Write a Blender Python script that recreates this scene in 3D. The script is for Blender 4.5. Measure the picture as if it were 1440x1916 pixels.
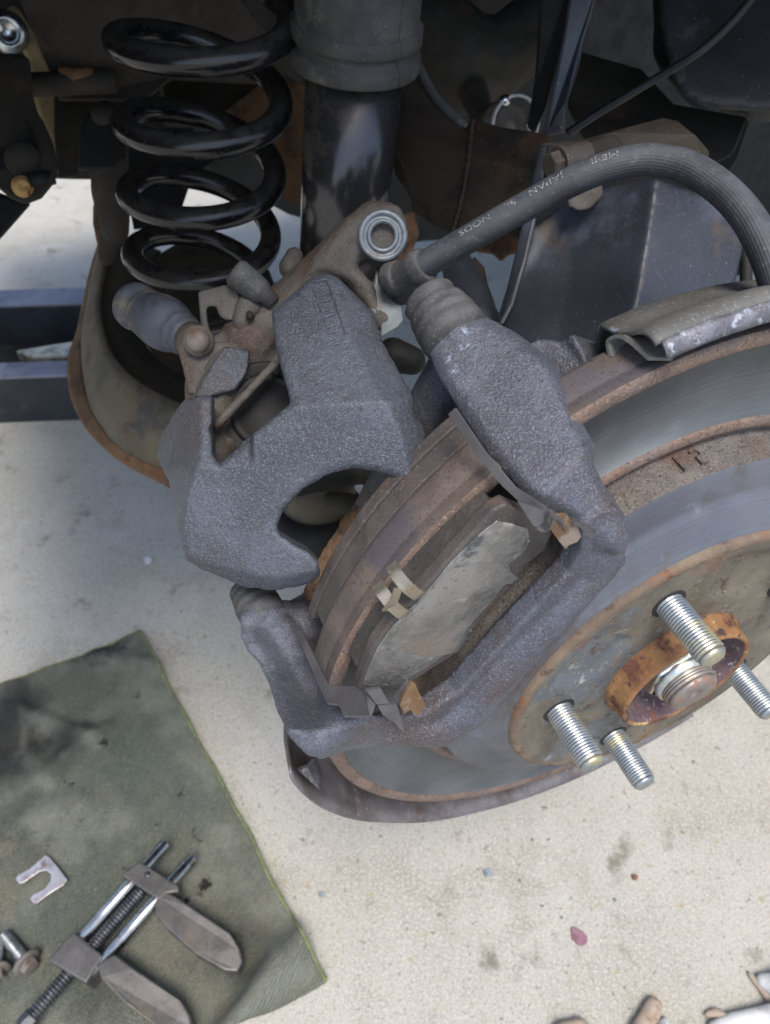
import bpy, bmesh, math, random
import numpy as np
from mathutils import Vector, Matrix, noise as mnoise

random.seed(7)
for o in list(bpy.data.objects):
    bpy.data.objects.remove(o)
SC = bpy.context.scene
COL = SC.collection

# ------------------------------------------------------------------ camera
F = 1403.3                      # focal length in pixels of the 1440x1916 photograph
PITCH = math.radians(46.33)
CH = 0.69                       # camera height over the concrete
CX, CY = 720.0, 958.0
cam_d = bpy.data.cameras.new('camera')
cam = bpy.data.objects.new('camera', cam_d)
COL.objects.link(cam)
cam.location = (0, 0, CH)
cam.rotation_euler = (math.pi / 2 - PITCH, 0, 0)
cam_d.sensor_fit = 'VERTICAL'
cam_d.sensor_height = 36.0
cam_d.lens = 36.0 * F / 1916.0
cam_d.clip_start = 0.01
cam_d.clip_end = 300
cam_d.dof.use_dof = True
cam_d.dof.focus_distance = 0.275
cam_d.dof.aperture_fstop = 17.0
SC.camera = cam

# ------------------------------------------------------------------ light
w = bpy.data.worlds.new('World')
SC.world = w
w.use_nodes = True
SUN_EL, SUN_AZ = math.radians(66), math.radians(168)   # azimuth from +Y clockwise (towards +X)
nt = w.node_tree
bg = nt.nodes['Background']
sky = nt.nodes.new('ShaderNodeTexSky')
sky.sky_type = 'NISHITA'
sky.sun_disc = False
sky.sun_elevation = SUN_EL
sky.sun_rotation = SUN_AZ
sky.air_density = 1.0
sky.dust_density = 2.5
nt.links.new(sky.outputs[0], bg.inputs[0])
bg.inputs[1].default_value = 0.125
sd = bpy.data.lights.new('sun', 'SUN')
sd.energy = 1.5
sd.angle = math.radians(22)
sd.color = (1.0, 0.96, 0.89)
sun = bpy.data.objects.new('sun', sd)
COL.objects.link(sun)
sdir = Vector((math.sin(SUN_AZ) * math.cos(SUN_EL), math.cos(SUN_AZ) * math.cos(SUN_EL), math.sin(SUN_EL)))
sun.rotation_euler = sdir.to_track_quat('Z', 'Y').to_euler()
sun.location = sdir * 5
SC.view_settings.view_transform = 'Standard'
SC.view_settings.look = 'None'
SC.view_settings.exposure = 1.2
SC.view_settings.gamma = 1.0
SC.view_settings.use_curve_mapping = False

# ------------------------------------------------------------------ measuring helpers (real positions from the photograph's geometry)
V = Vector
cp, sp = math.cos(PITCH), math.sin(PITCH)
FW, DN, RT = V((0, cp, -sp)), V((0, -sp, -cp)), V((1, 0, 0))
CAM = V((0, 0, CH))
TH = math.radians(22.224)
HN = V((math.sin(TH), -math.cos(TH), 0))      # wheel axis, outwards
HT = V((math.cos(TH), math.sin(TH), 0))
UP = V((0, 0, 1))
HUB = CAM + RT * 0.126474 + DN * 0.067163 + FW * 0.330693


def ray(px, py):
    return RT * ((px - CX) / F) + DN * ((py - CY) / F) + FW


def K(px, py, d):
    return CAM + ray(px, py) * d


def hub(x, y, s):
    return HUB + (HT * x + UP * y + HN * s) * 1e-3


def HP(px, py, s):
    r = ray(px, py)
    return CAM + r * ((HUB + HN * (s * 1e-3) - CAM).dot(HN) / r.dot(HN))


def GP(px, py, z=0.0):
    r = ray(px, py)
    return CAM + r * ((z - CH) / r.z)


def dep(p):
    return (p - CAM).dot(FW)


# ------------------------------------------------------------------ mesh helpers
class G:
    def __init__(s):
        s.v, s.f, s.smooth = [], [], []

    def add(s, v, f, smooth=True):
        n = len(s.v)
        s.v += [V(p) for p in v]
        s.f += [tuple(i + n for i in q) for q in f]
        s.smooth += [smooth] * len(f)
        return s


def frames(path):
    path = [V(p) for p in path]
    n = len(path)
    T = []
    for i in range(n):
        a = path[max(i - 1, 0)]
        b = path[min(i + 1, n - 1)]
        T.append((b - a).normalized())
    ref = V((0, 0, 1)) if abs(T[0].z) < 0.9 else V((1, 0, 0))
    u = (ref - T[0] * ref.dot(T[0])).normalized()
    out = []
    for i in range(n):
        u = (u - T[i] * u.dot(T[i])).normalized()
        out.append((path[i], u.copy(), T[i].cross(u), T[i]))
    return out


def tube(g, path, rad, seg=16, caps=True, smooth=True):
    fr = frames(path)
    n = len(fr)
    rs = rad if isinstance(rad, (list, tuple)) else [rad] * n
    v = []
    for (p, a, b, t), r in zip(fr, rs):
        for k in range(seg):
            an = 2 * math.pi * k / seg
            v.append(p + (a * math.cos(an) + b * math.sin(an)) * r)
    f = []
    for i in range(n - 1):
        for k in range(seg):
            k2 = (k + 1) % seg
            f.append((i * seg + k, i * seg + k2, (i + 1) * seg + k2, (i + 1) * seg + k))
    if caps:
        f.append(tuple(range(seg))[::-1])
        f.append(tuple((n - 1) * seg + k for k in range(seg)))
    g.add(v, f, smooth)
    return g


def lathe(g, p0, axis, prof, seg=48, smooth=True, cap0=True, cap1=True, a0=0.0, a1=2 * math.pi, ref=None):
    """prof: list of (radius, height)"""
    ax = V(axis).normalized()
    if ref is None:
        ref = V((0, 0, 1)) if abs(ax.z) < 0.9 else V((1, 0, 0))
    u = (ref - ax * ref.dot(ax)).normalized()
    w_ = ax.cross(u)
    full = abs(a1 - a0 - 2 * math.pi) < 1e-6
    m = seg if full else seg + 1
    v, f = [], []
    for r, h in prof:
        for k in range(m):
            an = a0 + (a1 - a0) * k / seg
            v.append(V(p0) + ax * h + (u * math.cos(an) + w_ * math.sin(an)) * r)
    n = len(prof)
    for i in range(n - 1):
        for k in range(seg):
            k2 = (k + 1) % m
            f.append((i * m + k, i * m + k2, (i + 1) * m + k2, (i + 1) * m + k))
    if full and cap0 and prof[0][0] > 1e-6:
        f.append(tuple(range(m))[::-1])
    if full and cap1 and prof[-1][0] > 1e-6:
        f.append(tuple((n - 1) * m + k for k in range(m)))
    g.add(v, f, smooth)
    return g


def prism(g, pts, e, smooth=False):
    n = len(pts)
    v = [V(p) for p in pts] + [V(p) + V(e) for p in pts]
    f = [tuple(range(n)), tuple(range(2 * n - 1, n - 1, -1))]
    for i in range(n):
        j = (i + 1) % n
        f.append((i, i + n, j + n, j))
    g.add(v, f, smooth)
    return g


def capsule(g, a, b, ra, rb, seg=14):
    """swept sphere between two balls"""
    for c, r in ((a, ra), (b, rb)):
        v, f = [], []
        ns = 8
        for i in range(ns + 1):
            t = math.pi * i / ns
            for k in range(seg):
                an = 2 * math.pi * k / seg
                v.append(V(c) + V((math.sin(t) * math.cos(an), math.sin(t) * math.sin(an), math.cos(t))) * r)
        for i in range(ns):
            for k in range(seg):
                k2 = (k + 1) % seg
                f.append((i * seg + k, (i + 1) * seg + k, (i + 1) * seg + k2, i * seg + k2))
        g.add(v, f)
    tube(g, [a, b], [ra, rb], seg)
    return g


def chain(g, balls):
    """balls: list of (point, radius)"""
    for (a, ra), (b, rb) in zip(balls[:-1], balls[1:]):
        capsule(g, a, b, ra, rb)
    return g


def boxg(g, c, ax, ay, az, sx, sy, sz):
    c = V(c)
    ax, ay, az = V(ax).normalized(), V(ay).normalized(), V(az).normalized()
    v = []
    for dz in (-1, 1):
        for dx, dy in ((-1, -1), (1, -1), (1, 1), (-1, 1)):
            v.append(c + ax * dx * sx / 2 + ay * dy * sy / 2 + az * dz * sz / 2)
    g.add(v, [(0, 3, 2, 1), (4, 5, 6, 7), (0, 1, 5, 4), (1, 2, 6, 5), (2, 3, 7, 6), (3, 0, 4, 7)], False)
    return g


def ribbon(g, path, wdir, width, thick):
    """bent sheet strip following path, wdir: direction of its width"""
    path = [V(p) for p in path]
    wd = V(wdir).normalized()
    n = len(path)
    v = []
    for i in range(n):
        t = (path[min(i + 1, n - 1)] - path[max(i - 1, 0)]).normalized()
        nn = t.cross(wd).normalized()
        for a, b in ((-1, -1), (1, -1), (1, 1), (-1, 1)):
            v.append(path[i] + wd * (a * width / 2) + nn * (b * thick / 2))
    f = [(0, 1, 2, 3), tuple((n - 1) * 4 + k for k in (3, 2, 1, 0))]
    for i in range(n - 1):
        for k in range(4):
            k2 = (k + 1) % 4
            f.append((i * 4 + k, (i + 1) * 4 + k, (i + 1) * 4 + k2, i * 4 + k2))
    g.add(v, f, False)
    return g


def smooth_path(pts, n=8):
    """Catmull-Rom through points"""
    P = [V(p) for p in pts]
    P = [P[0] * 2 - P[1]] + P + [P[-1] * 2 - P[-2]]
    out = []
    for i in range(1, len(P) - 2):
        p0, p1, p2, p3 = P[i - 1], P[i], P[i + 1], P[i + 2]
        for k in range(n):
            t = k / n
            out.append(0.5 * ((2 * p1) + (p2 - p0) * t + (2 * p0 - 5 * p1 + 4 * p2 - p3) * t * t + (3 * p1 - p0 - 3 * p2 + p3) * t ** 3))
    out.append(P[-2])
    return out


INV = {}


def thing(name, label, cat, loc, group=None, kind=None):
    o = bpy.data.objects.new(name, None)
    COL.objects.link(o)
    o.location = loc
    o.empty_display_size = 0.02
    INV[o.name] = V(loc)
    tag(o, label, cat, group, kind)
    return o


def tag(o, label=None, cat=None, group=None, kind=None):
    if label:
        o['label'] = label
    if cat:
        o['category'] = cat
    if group:
        o['group'] = group
    if kind:
        o['kind'] = kind
    return o


def mk(name, g, mat, parent=None, bevel=0.0, bseg=2, sub=0, solid=0.0, label=None, autosmooth=None):
    """one mesh object; vertices are given in world space"""
    if parent is not None:
        org = INV[parent.name]
        off = org
    else:
        c = V((0, 0, 0))
        for p in g.v:
            c += p
        c /= max(1, len(g.v))
        zmin = min(p.z for p in g.v)
        off = V((c.x, c.y, zmin))
    me = bpy.data.meshes.new(name)
    me.from_pydata([tuple(p - off) for p in g.v], [], g.f)
    me.polygons.foreach_set('use_smooth', g.smooth)
    bm = bmesh.new()
    bm.from_mesh(me)
    bmesh.ops.recalc_face_normals(bm, faces=bm.faces)
    bm.to_mesh(me)
    bm.free()
    me.materials.append(mat)
    o = bpy.data.objects.new(name, me)
    COL.objects.link(o)
    if parent is not None:
        o.parent = parent
        INV[o.name] = off if parent.type == 'EMPTY' else INV[parent.name]
    else:
        o.location = off
        INV[o.name] = off
    if solid:
        m = o.modifiers.new('solid', 'SOLIDIFY')
        m.thickness = solid
        m.offset = 0
    if bevel:
        m = o.modifiers.new('bevel', 'BEVEL')
        m.width = bevel
        m.segments = bseg
        m.limit_method = 'ANGLE'
        m.angle_limit = math.radians(35)
        m.harden_normals = False
    if sub:
        m = o.modifiers.new('sub', 'SUBSURF')
        m.levels = sub
        m.render_levels = sub
    if label:
        o['label'] = label
    return o


TEX = {}


def cloud(size):
    if size not in TEX:
        t = bpy.data.textures.new('cloud', 'CLOUDS')
        t.noise_scale = size
        t.noise_depth = 3
        TEX[size] = t
    return TEX[size]


def cast(name, g, mat, parent, voxel=0.0011, it=6, lump=0.0008, lumpsize=0.012, fine=0.0, label=None):
    """overlapping solids fused to one casting with soft fillets"""
    o = mk(name, g, mat, parent)
    m = o.modifiers.new('re', 'REMESH')
    m.mode = 'VOXEL'
    m.voxel_size = voxel
    m = o.modifiers.new('sm', 'SMOOTH')
    m.iterations = it
    m.factor = 0.5
    if lump:
        m = o.modifiers.new('di', 'DISPLACE')
        m.texture = cloud(lumpsize)
        m.strength = lump
        m.texture_coords = 'LOCAL'
    if fine:
        m = o.modifiers.new('df', 'DISPLACE')
        m.texture = cloud(0.0022)
        m.strength = fine
        m.texture_coords = 'LOCAL'
    dg = bpy.context.evaluated_depsgraph_get()
    dg.update()
    me = bpy.data.meshes.new_from_object(o.evaluated_get(dg))
    old = o.data
    o.modifiers.clear()
    o.data = me
    bpy.data.meshes.remove(old)
    me.polygons.foreach_set('use_smooth', [True] * len(me.polygons))
    if not me.materials:
        me.materials.append(mat)
    if label:
        o['label'] = label
    return o


# ------------------------------------------------------------------ materials
def lin(r, g_, b):
    def c(x):
        x /= 255.0
        return x / 12.92 if x <= 0.04045 else ((x + 0.055) / 1.055) ** 2.4
    return (c(r), c(g_), c(b), 1)


def M(name, a, b, scale=40, rough=(0.5, 0.75), metal=0.0, layers=(), bump=(900, 0.25, 0.0006), bump2=None, dust=None, spec=0.5, coat=0.0, stretch=None, rim=None):
    """a,b: base colours mixed by noise.  layers: list of (colour, noise scale, lo, hi[, detail][, rough]) laid over.  dust: (colour, amount) on upward faces"""
    m = bpy.data.materials.new(name)
    m.use_nodes = True
    n = m.node_tree.nodes
    L = m.node_tree.links
    bs = n['Principled BSDF']
    tc = n.new('ShaderNodeTexCoord')
    co = tc.outputs['Object']
    if stretch:
        mp = n.new('ShaderNodeMapping')
        mp.inputs['Scale'].default_value = stretch
        L.new(co, mp.inputs[0])
        cs = mp.outputs[0]
    else:
        cs = co

    def noise(sc, det=6.0, rg=0.6, off=0.0, v=None):
        t = n.new('ShaderNodeTexNoise')
        t.noise_dimensions = '4D'
        t.inputs['W'].default_value = off
        t.inputs['Scale'].default_value = sc
        t.inputs['Detail'].default_value = det
        t.inputs['Roughness'].default_value = rg
        L.new(v or co, t.inputs['Vector'])
        return t.outputs[0]

    def ramp(v, lo, hi):
        r = n.new('ShaderNodeMapRange')
        r.inputs['From Min'].default_value = lo
        r.inputs['From Max'].default_value = hi
        r.interpolation_type = 'SMOOTHSTEP'
        L.new(v, r.inputs['Value'])
        return r.outputs[0]

    def mix(f, x, y):
        q = n.new('ShaderNodeMix')
        q.data_type = 'RGBA'
        L.new(f, q.inputs[0])
        for s, i in ((x, 6), (y, 7)):
            if isinstance(s, tuple):
                q.inputs[i].default_value = s
            else:
                L.new(s, q.inputs[i])
        return q.outputs[2]

    col = mix(ramp(noise(scale, v=cs), 0.4, 0.6), a, b)
    rv = n.new('ShaderNodeMapRange')
    rv.inputs['To Min'].default_value = rough[0]
    rv.inputs['To Max'].default_value = rough[1]
    rv.inputs['From Min'].default_value = 0.3
    rv.inputs['From Max'].default_value = 0.7
    L.new(noise(scale * 2.3, off=3.1, v=cs), rv.inputs['Value'])
    rough_s = rv.outputs[0]
    met_s = None
    for i, ly in enumerate(layers):
        c_, s_, lo, hi = ly[:4]
        f = ramp(noise(s_, off=7.0 + i * 2.7, rg=0.65), 0.5 + (lo - 0.5) * 0.62, 0.5 + (hi - 0.5) * 0.62)
        col = mix(f, col, c_)
        if len(ly) > 4:      # matte layer over metal
            q = n.new('ShaderNodeMix')
            q.data_type = 'FLOAT'
            L.new(f, q.inputs[0])
            L.new(rough_s, q.inputs[2])
            q.inputs[3].default_value = ly[4]
            rough_s = q.outputs[0]
            if metal:
                q = n.new('ShaderNodeMix')
                q.data_type = 'FLOAT'
                L.new(f, q.inputs[0])
                if met_s is None:
                    q.inputs[2].default_value = metal
                else:
                    L.new(met_s, q.inputs[2])
                q.inputs[3].default_value = 0.0
                met_s = q.outputs[0]
    if dust:
        ge = n.new('ShaderNodeNewGeometry')
        sx = n.new('ShaderNodeSeparateXYZ')
        L.new(ge.outputs['Normal'], sx.inputs[0])
        f = ramp(sx.outputs[2], 0.1, 1.0)
        mu = n.new('ShaderNodeMath')
        mu.operation = 'MULTIPLY'
        L.new(f, mu.inputs[0])
        L.new(ramp(noise(180, off=20.0), 0.2, 0.75), mu.inputs[1])
        mu2 = n.new('ShaderNodeMath')
        mu2.operation = 'MULTIPLY'
        mu2.inputs[1].default_value = dust[1]
        L.new(mu.outputs[0], mu2.inputs[0])
        col = mix(mu2.outputs[0], col, dust[0])
        q = n.new('ShaderNodeMix')
        q.data_type = 'FLOAT'
        L.new(mu2.outputs[0], q.inputs[0])
        L.new(rough_s, q.inputs[2])
        q.inputs[3].default_value = 0.9
        rough_s = q.outputs[0]
    L.new(col, bs.inputs['Base Color'])
    L.new(rough_s, bs.inputs['Roughness'])
    if met_s is not None:
        L.new(met_s, bs.inputs['Metallic'])
    else:
        bs.inputs['Metallic'].default_value = metal
    bs.inputs['Specular IOR Level'].default_value = spec
    if coat:
        bs.inputs['Coat Weight'].default_value = coat
        bs.inputs['Coat Roughness'].default_value = 0.12
    prev = None
    for k, bb in enumerate((bump, bump2)):
        if not bb:
            continue
        bn = n.new('ShaderNodeBump')
        bn.inputs['Strength'].default_value = bb[1]
        bn.inputs['Distance'].default_value = bb[2]
        L.new(noise(bb[0], det=4, off=11.0 + k, v=cs), bn.inputs['Height'])
        if prev:
            L.new(prev, bn.inputs['Normal'])
        prev = bn.outputs[0]
    if prev:
        L.new(prev, bs.inputs['Normal'])
    return m


RUST_O = lin(168, 98, 42)
RUST_B = lin(112, 74, 54)
RUST_D = lin(84, 58, 46)
PALE = lin(196, 205, 220)

m_caliper = M('cast_caliper', lin(66, 69, 76), lin(80, 85, 94), 40, (0.38, 0.56), 0.3,
              [(lin(72, 65, 63), 18, 0.52, 0.75), (lin(102, 108, 119), 1400, 0.48, 0.71), (lin(60, 61, 65), 900, 0.54, 0.78), (lin(150, 162, 182), 34, 0.73, 0.82), (lin(74, 58, 52), 60, 0.70, 0.84)],
              (1500, 0.8, 0.0007), (260, 0.35, 0.001))
m_caliper_in = M('cast_caliper_dusty', lin(70, 66, 62), lin(86, 82, 77), 50, (0.6, 0.85), 0.0,
                 [(lin(74, 60, 52), 45, 0.48, 0.66), (lin(100, 95, 88), 1200, 0.52, 0.76), (lin(54, 51, 49), 800, 0.56, 0.78)], (1300, 0.6, 0.0006))
m_bracket = M('cast_bracket', lin(74, 74, 82), lin(88, 91, 101), 40, (0.38, 0.56), 0.3,
              [(lin(78, 66, 63), 16, 0.50, 0.72), (lin(106, 112, 125), 1300, 0.49, 0.72), (lin(62, 62, 66), 800, 0.55, 0.78), (lin(156, 168, 190), 34, 0.72, 0.82), (lin(88, 64, 56), 24, 0.66, 0.82)],
              (1400, 0.8, 0.0007), (200, 0.35, 0.0012))
m_friction = M('rotor_friction', lin(90, 94, 97), lin(102, 106, 109), 30, (0.48, 0.6), 0.4,
               [(lin(84, 88, 91), 14, 0.45, 0.75)], (700, 0.06, 0.0003))
m_rustlip = M('rotor_rust', lin(96, 80, 71), lin(114, 96, 84), 70, (0.75, 0.9), 0.0,
              [(lin(124, 94, 76), 38, 0.58, 0.78), (lin(104, 92, 88), 60, 0.52, 0.68), (lin(78, 64, 56), 620, 0.54, 0.70), (lin(140, 122, 108), 900, 0.58, 0.74)], (750, 0.8, 0.0009))
m_edge = M('rotor_edge', lin(84, 75, 70), lin(100, 89, 83), 60, (0.6, 0.8), 0.1,
           [(lin(104, 82, 68), 24, 0.60, 0.86), (lin(80, 75, 80), 26, 0.5, 0.70), (lin(60, 50, 46), 900, 0.56, 0.75)], (900, 0.4, 0.0005))
m_hatrough = M('rotor_rough', lin(88, 81, 77), lin(102, 95, 89), 120, (0.75, 0.9), 0.0,
               [(lin(88, 70, 60), 40, 0.5, 0.70), (lin(56, 52, 50), 1000, 0.53, 0.7), (lin(128, 120, 112), 1000, 0.58, 0.8)], (850, 1.0, 0.001))
m_hatside = M('rotor_hat_side', lin(84, 87, 96), lin(98, 101, 109), 20, (0.4, 0.55), 0.3,
              [(lin(82, 74, 70), 26, 0.52, 0.76), (lin(116, 124, 140), 50, 0.66, 0.86), (lin(66, 70, 80), 12, 0.5, 0.8), (lin(104, 100, 98), 900, 0.6, 0.8)], (600, 0.12, 0.0004))
m_hatface = M('rotor_hat_face', lin(92, 86, 76), lin(112, 106, 94), 34, (0.38, 0.7), 0.35,
              [(lin(78, 84, 90), 20, 0.50, 0.62, 0.42), (lin(104, 74, 54), 24, 0.58, 0.74, 0.85), (lin(140, 140, 135), 90, 0.66, 0.82, 0.5), (lin(66, 54, 46), 130, 0.60, 0.78, 0.9), (lin(128, 120, 104), 700, 0.56, 0.76)],
              (500, 0.25, 0.0005), (90, 0.2, 0.001))
m_hatedge = M('rotor_hat_edge', lin(96, 82, 69), lin(112, 98, 82), 60, (0.7, 0.9), 0.0,
              [(lin(116, 78, 54), 50, 0.56, 0.74), (lin(74, 58, 48), 120, 0.56, 0.72)], (700, 0.6, 0.0007))
m_pilot = M('pilot_rust', lin(116, 80, 48), lin(136, 100, 62), 45, (0.7, 0.9), 0.0,
            [(lin(84, 50, 36), 60, 0.50, 0.66), (lin(172, 150, 104), 50, 0.62, 0.74), (lin(60, 42, 38), 160, 0.58, 0.72)], (400, 0.8, 0.0009))
m_pilot_in = M('pilot_inside', lin(88, 72, 78), lin(108, 90, 92), 120, (0.6, 0.8), 0.1,
               [(lin(170, 164, 166), 420, 0.62, 0.74), (lin(120, 76, 54), 90, 0.56, 0.72)], (700, 0.5, 0.0006))
m_zinc = M('zinc_stud', lin(138, 144, 149), lin(158, 162, 164), 120, (0.34, 0.5), 0.85,
           [(lin(190, 180, 140), 60, 0.56, 0.78), (lin(104, 98, 88), 300, 0.62, 0.8, 0.7)], (900, 0.12, 0.0003))
m_zinc_y = M('zinc_axle', lin(176, 186, 192), lin(204, 200, 176), 90, (0.25, 0.42), 0.9,
             [(lin(206, 196, 150), 70, 0.52, 0.7), (lin(120, 84, 66), 90, 0.64, 0.76, 0.8)], (900, 0.12, 0.0003))
m_axle_end = M('axle_end', lin(126, 118, 114), lin(146, 139, 133), 80, (0.35, 0.55), 0.7, [(lin(128, 92, 76), 70, 0.5, 0.68, 0.7)], (900, 0.15, 0.0003))
m_shield = M('shield_steel', lin(92, 88, 90), lin(108, 105, 107), 60, (0.45, 0.65), 0.3,
             [(lin(82, 70, 66), 26, 0.46, 0.70), (lin(134, 138, 150), 500, 0.62, 0.8)], (700, 0.35, 0.0006))
m_shield_lip = M('shield_lip', lin(92, 91, 98), lin(114, 115, 122), 120, (0.4, 0.6), 0.4,
                 [(lin(160, 165, 176), 300, 0.55, 0.70), (lin(92, 72, 62), 160, 0.58, 0.74)], (800, 0.6, 0.0008))
m_shield_up = M('shield_dusty', lin(82, 82, 80), lin(96, 96, 93), 50, (0.6, 0.8), 0.1,
                [(lin(82, 76, 70), 36, 0.56, 0.76), (lin(140, 150, 166), 50, 0.70, 0.82), (lin(120, 122, 120), 800, 0.56, 0.76)], (700, 0.25, 0.0005))
m_padplate = M('pad_plate', lin(68, 63, 62), lin(82, 76, 73), 60, (0.55, 0.75), 0.15, [(lin(84, 68, 60), 50, 0.52, 0.74), (lin(106, 98, 92), 900, 0.58, 0.76)], (900, 0.5, 0.0005))
m_lining = M('pad_lining', lin(56, 53, 51), lin(70, 65, 62), 80, (0.7, 0.9), 0.0, [(lin(80, 68, 60), 90, 0.58, 0.78), (lin(42, 40, 40), 600, 0.55, 0.74)], (800, 0.8, 0.0008))
m_shim = M('pad_shim', lin(134, 134, 134), lin(160, 160, 158), 60, (0.22, 0.42), 0.85,
           [(lin(62, 66, 69), 55, 0.54, 0.72, 0.3), (lin(196, 196, 188), 48, 0.58, 0.76), (lin(96, 88, 80), 40, 0.64, 0.82, 0.6), (lin(112, 110, 104), 700, 0.56, 0.76, 0.6)],
           (90, 0.6, 0.0016), (900, 0.3, 0.0004))
m_shim_dust = M('pad_shim_dusty', lin(122, 120, 116), lin(142, 141, 138), 40, (0.34, 0.52), 0.7,
           [(lin(112, 102, 92), 22, 0.52, 0.74, 0.75), (lin(146, 150, 152), 60, 0.58, 0.76), (lin(84, 80, 76), 500, 0.58, 0.76, 0.8), (lin(128, 108, 88), 45, 0.66, 0.8, 0.8)],
           (140, 0.5, 0.0012), (1000, 0.5, 0.0005))
m_clip = M('clip_steel', lin(84, 83, 86), lin(99, 98, 101), 60, (0.42, 0.6), 0.4, [(lin(92, 78, 70), 40, 0.64, 0.82)], (900, 0.2, 0.0004))
m_clip_o = M('clip_rust', lin(96, 72, 48), lin(108, 86, 62), 80, (0.6, 0.85), 0.1, [(lin(128, 116, 106), 60, 0.52, 0.66)], (900, 0.5, 0.0005))
m_clip_b = M('clip_bright', lin(140, 132, 118), lin(158, 150, 134), 120, (0.32, 0.48), 0.85, [(lin(104, 90, 74), 160, 0.52, 0.74, 0.6)], (900, 0.12, 0.0003))
m_rubber = M('boot_rubber', lin(50, 50, 51), lin(66, 65, 65), 60, (0.6, 0.8), 0.0, [(lin(86, 78, 72), 40, 0.54, 0.76), (lin(96, 94, 92), 900, 0.56, 0.76)], (900, 0.3, 0.0004), dust=(lin(100, 101, 102), 0.6))
m_rubber_b = M('joint_rubber', lin(50, 54, 64), lin(68, 74, 86), 50, (0.5, 0.75), 0.0, [(lin(120, 108, 88), 34, 0.56, 0.74)], (900, 0.15, 0.0004), dust=(lin(112, 116, 122), 0.5))
m_hose = M('hose_rubber', lin(40, 42, 46), lin(52, 54, 59), 60, (0.5, 0.68), 0.0, [(lin(76, 78, 82), 500, 0.56, 0.78)], (900, 0.15, 0.0003), dust=(lin(96, 101, 110), 0.45))
m_print = M('hose_print', lin(140, 142, 142), lin(112, 114, 116), 300, (0.7, 0.9), 0.0, [(lin(56, 58, 62), 1200, 0.52, 0.66)], None)
m_spring = M('spring_paint', lin(15, 15, 18), lin(22, 22, 25), 30, (0.14, 0.26), 0.0, [(lin(56, 52, 47), 50, 0.60, 0.9, 0.6), (lin(84, 80, 74), 1000, 0.66, 0.8, 0.85)], (900, 0.06, 0.0003), dust=(lin(88, 83, 75), 0.45))
m_damper = M('damper_paint', lin(60, 58, 57), lin(76, 75, 76), 14, (0.14, 0.24), 0.6, [(lin(84, 76, 64), 18, 0.54, 0.8, 0.5), (lin(96, 96, 98), 800, 0.66, 0.8, 0.8)], (700, 0.08, 0.0003))
m_boot = M('damper_boot', lin(56, 56, 54), lin(72, 71, 68), 40, (0.6, 0.8), 0.0, [(lin(96, 92, 84), 60, 0.56, 0.76), (lin(140, 138, 132), 800, 0.68, 0.8)], (900, 0.15, 0.0004), dust=(lin(104, 102, 94), 0.5))
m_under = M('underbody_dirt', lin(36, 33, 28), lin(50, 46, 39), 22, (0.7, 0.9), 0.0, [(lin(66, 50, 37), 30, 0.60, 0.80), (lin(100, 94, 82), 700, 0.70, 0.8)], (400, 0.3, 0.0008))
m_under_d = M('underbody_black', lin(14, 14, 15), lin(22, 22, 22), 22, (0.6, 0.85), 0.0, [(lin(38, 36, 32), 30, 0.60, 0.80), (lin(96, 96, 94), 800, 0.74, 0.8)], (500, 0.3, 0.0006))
m_arm = M('arm_tan_dirt', lin(82, 76, 64), lin(100, 92, 76), 24, (0.7, 0.9), 0.0, [(lin(92, 66, 45), 26, 0.58, 0.78), (lin(66, 64, 60), 40, 0.55, 0.75), (lin(118, 109, 90), 500, 0.62, 0.8)], (500, 0.4, 0.0007))
m_arm_rust = M('arm_rust', lin(96, 70, 48), lin(114, 86, 60), 60, (0.75, 0.92), 0.0, [(lin(70, 54, 42), 50, 0.5, 0.7), (lin(130, 90, 54), 300, 0.58, 0.76)], (500, 0.7, 0.0008))
m_trail = M('trailing_arm', lin(46, 40, 32), lin(60, 52, 42), 16, (0.6, 0.85), 0.0, [(lin(84, 60, 40), 14, 0.58, 0.80), (lin(26, 26, 27), 20, 0.5, 0.7), (lin(130, 120, 104), 600, 0.68, 0.8)], (400, 0.25, 0.0006))
m_box = M('knuckle_box', lin(38, 41, 48), lin(52, 56, 65), 14, (0.35, 0.55), 0.1, [(lin(84, 90, 102), 18, 0.54, 0.80), (lin(74, 64, 54), 30, 0.62, 0.8), (lin(170, 175, 180), 420, 0.76, 0.84), (lin(76, 80, 86), 900, 0.58, 0.78)], (500, 0.12, 0.0005))
m_knuckle = M('knuckle_rust', lin(98, 74, 56), lin(118, 94, 72), 60, (0.8, 0.95), 0.0, [(lin(88, 66, 48), 70, 0.46, 0.62), (lin(168, 122, 78), 50, 0.6, 0.75), (lin(56, 46, 40), 260, 0.6, 0.74)], (320, 0.9, 0.0015))
m_bolt = M('dusty_bolt', lin(96, 90, 84), lin(114, 108, 100), 80, (0.55, 0.8), 0.2, [(lin(92, 72, 58), 70, 0.54, 0.76)], (800, 0.4, 0.0005))
m_bolt_d = M('dirty_bolt', lin(70, 64, 60), lin(84, 77, 72), 70, (0.55, 0.8), 0.2, [(lin(66, 52, 44), 70, 0.54, 0.76), (lin(104, 98, 92), 700, 0.58, 0.76)], (800, 0.5, 0.0005))
m_brace = M('brace_tan', lin(150, 134, 100), lin(170, 154, 120), 24, (0.6, 0.8), 0.0, [(lin(110, 92, 68), 30, 0.54, 0.74)], (500, 0.3, 0.0006))
m_bolt_o = M('rust_bolt', lin(168, 126, 74), lin(186, 150, 96), 90, (0.7, 0.9), 0.0, [(lin(120, 78, 44), 120, 0.5, 0.66)], (600, 0.6, 0.0006))
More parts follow.
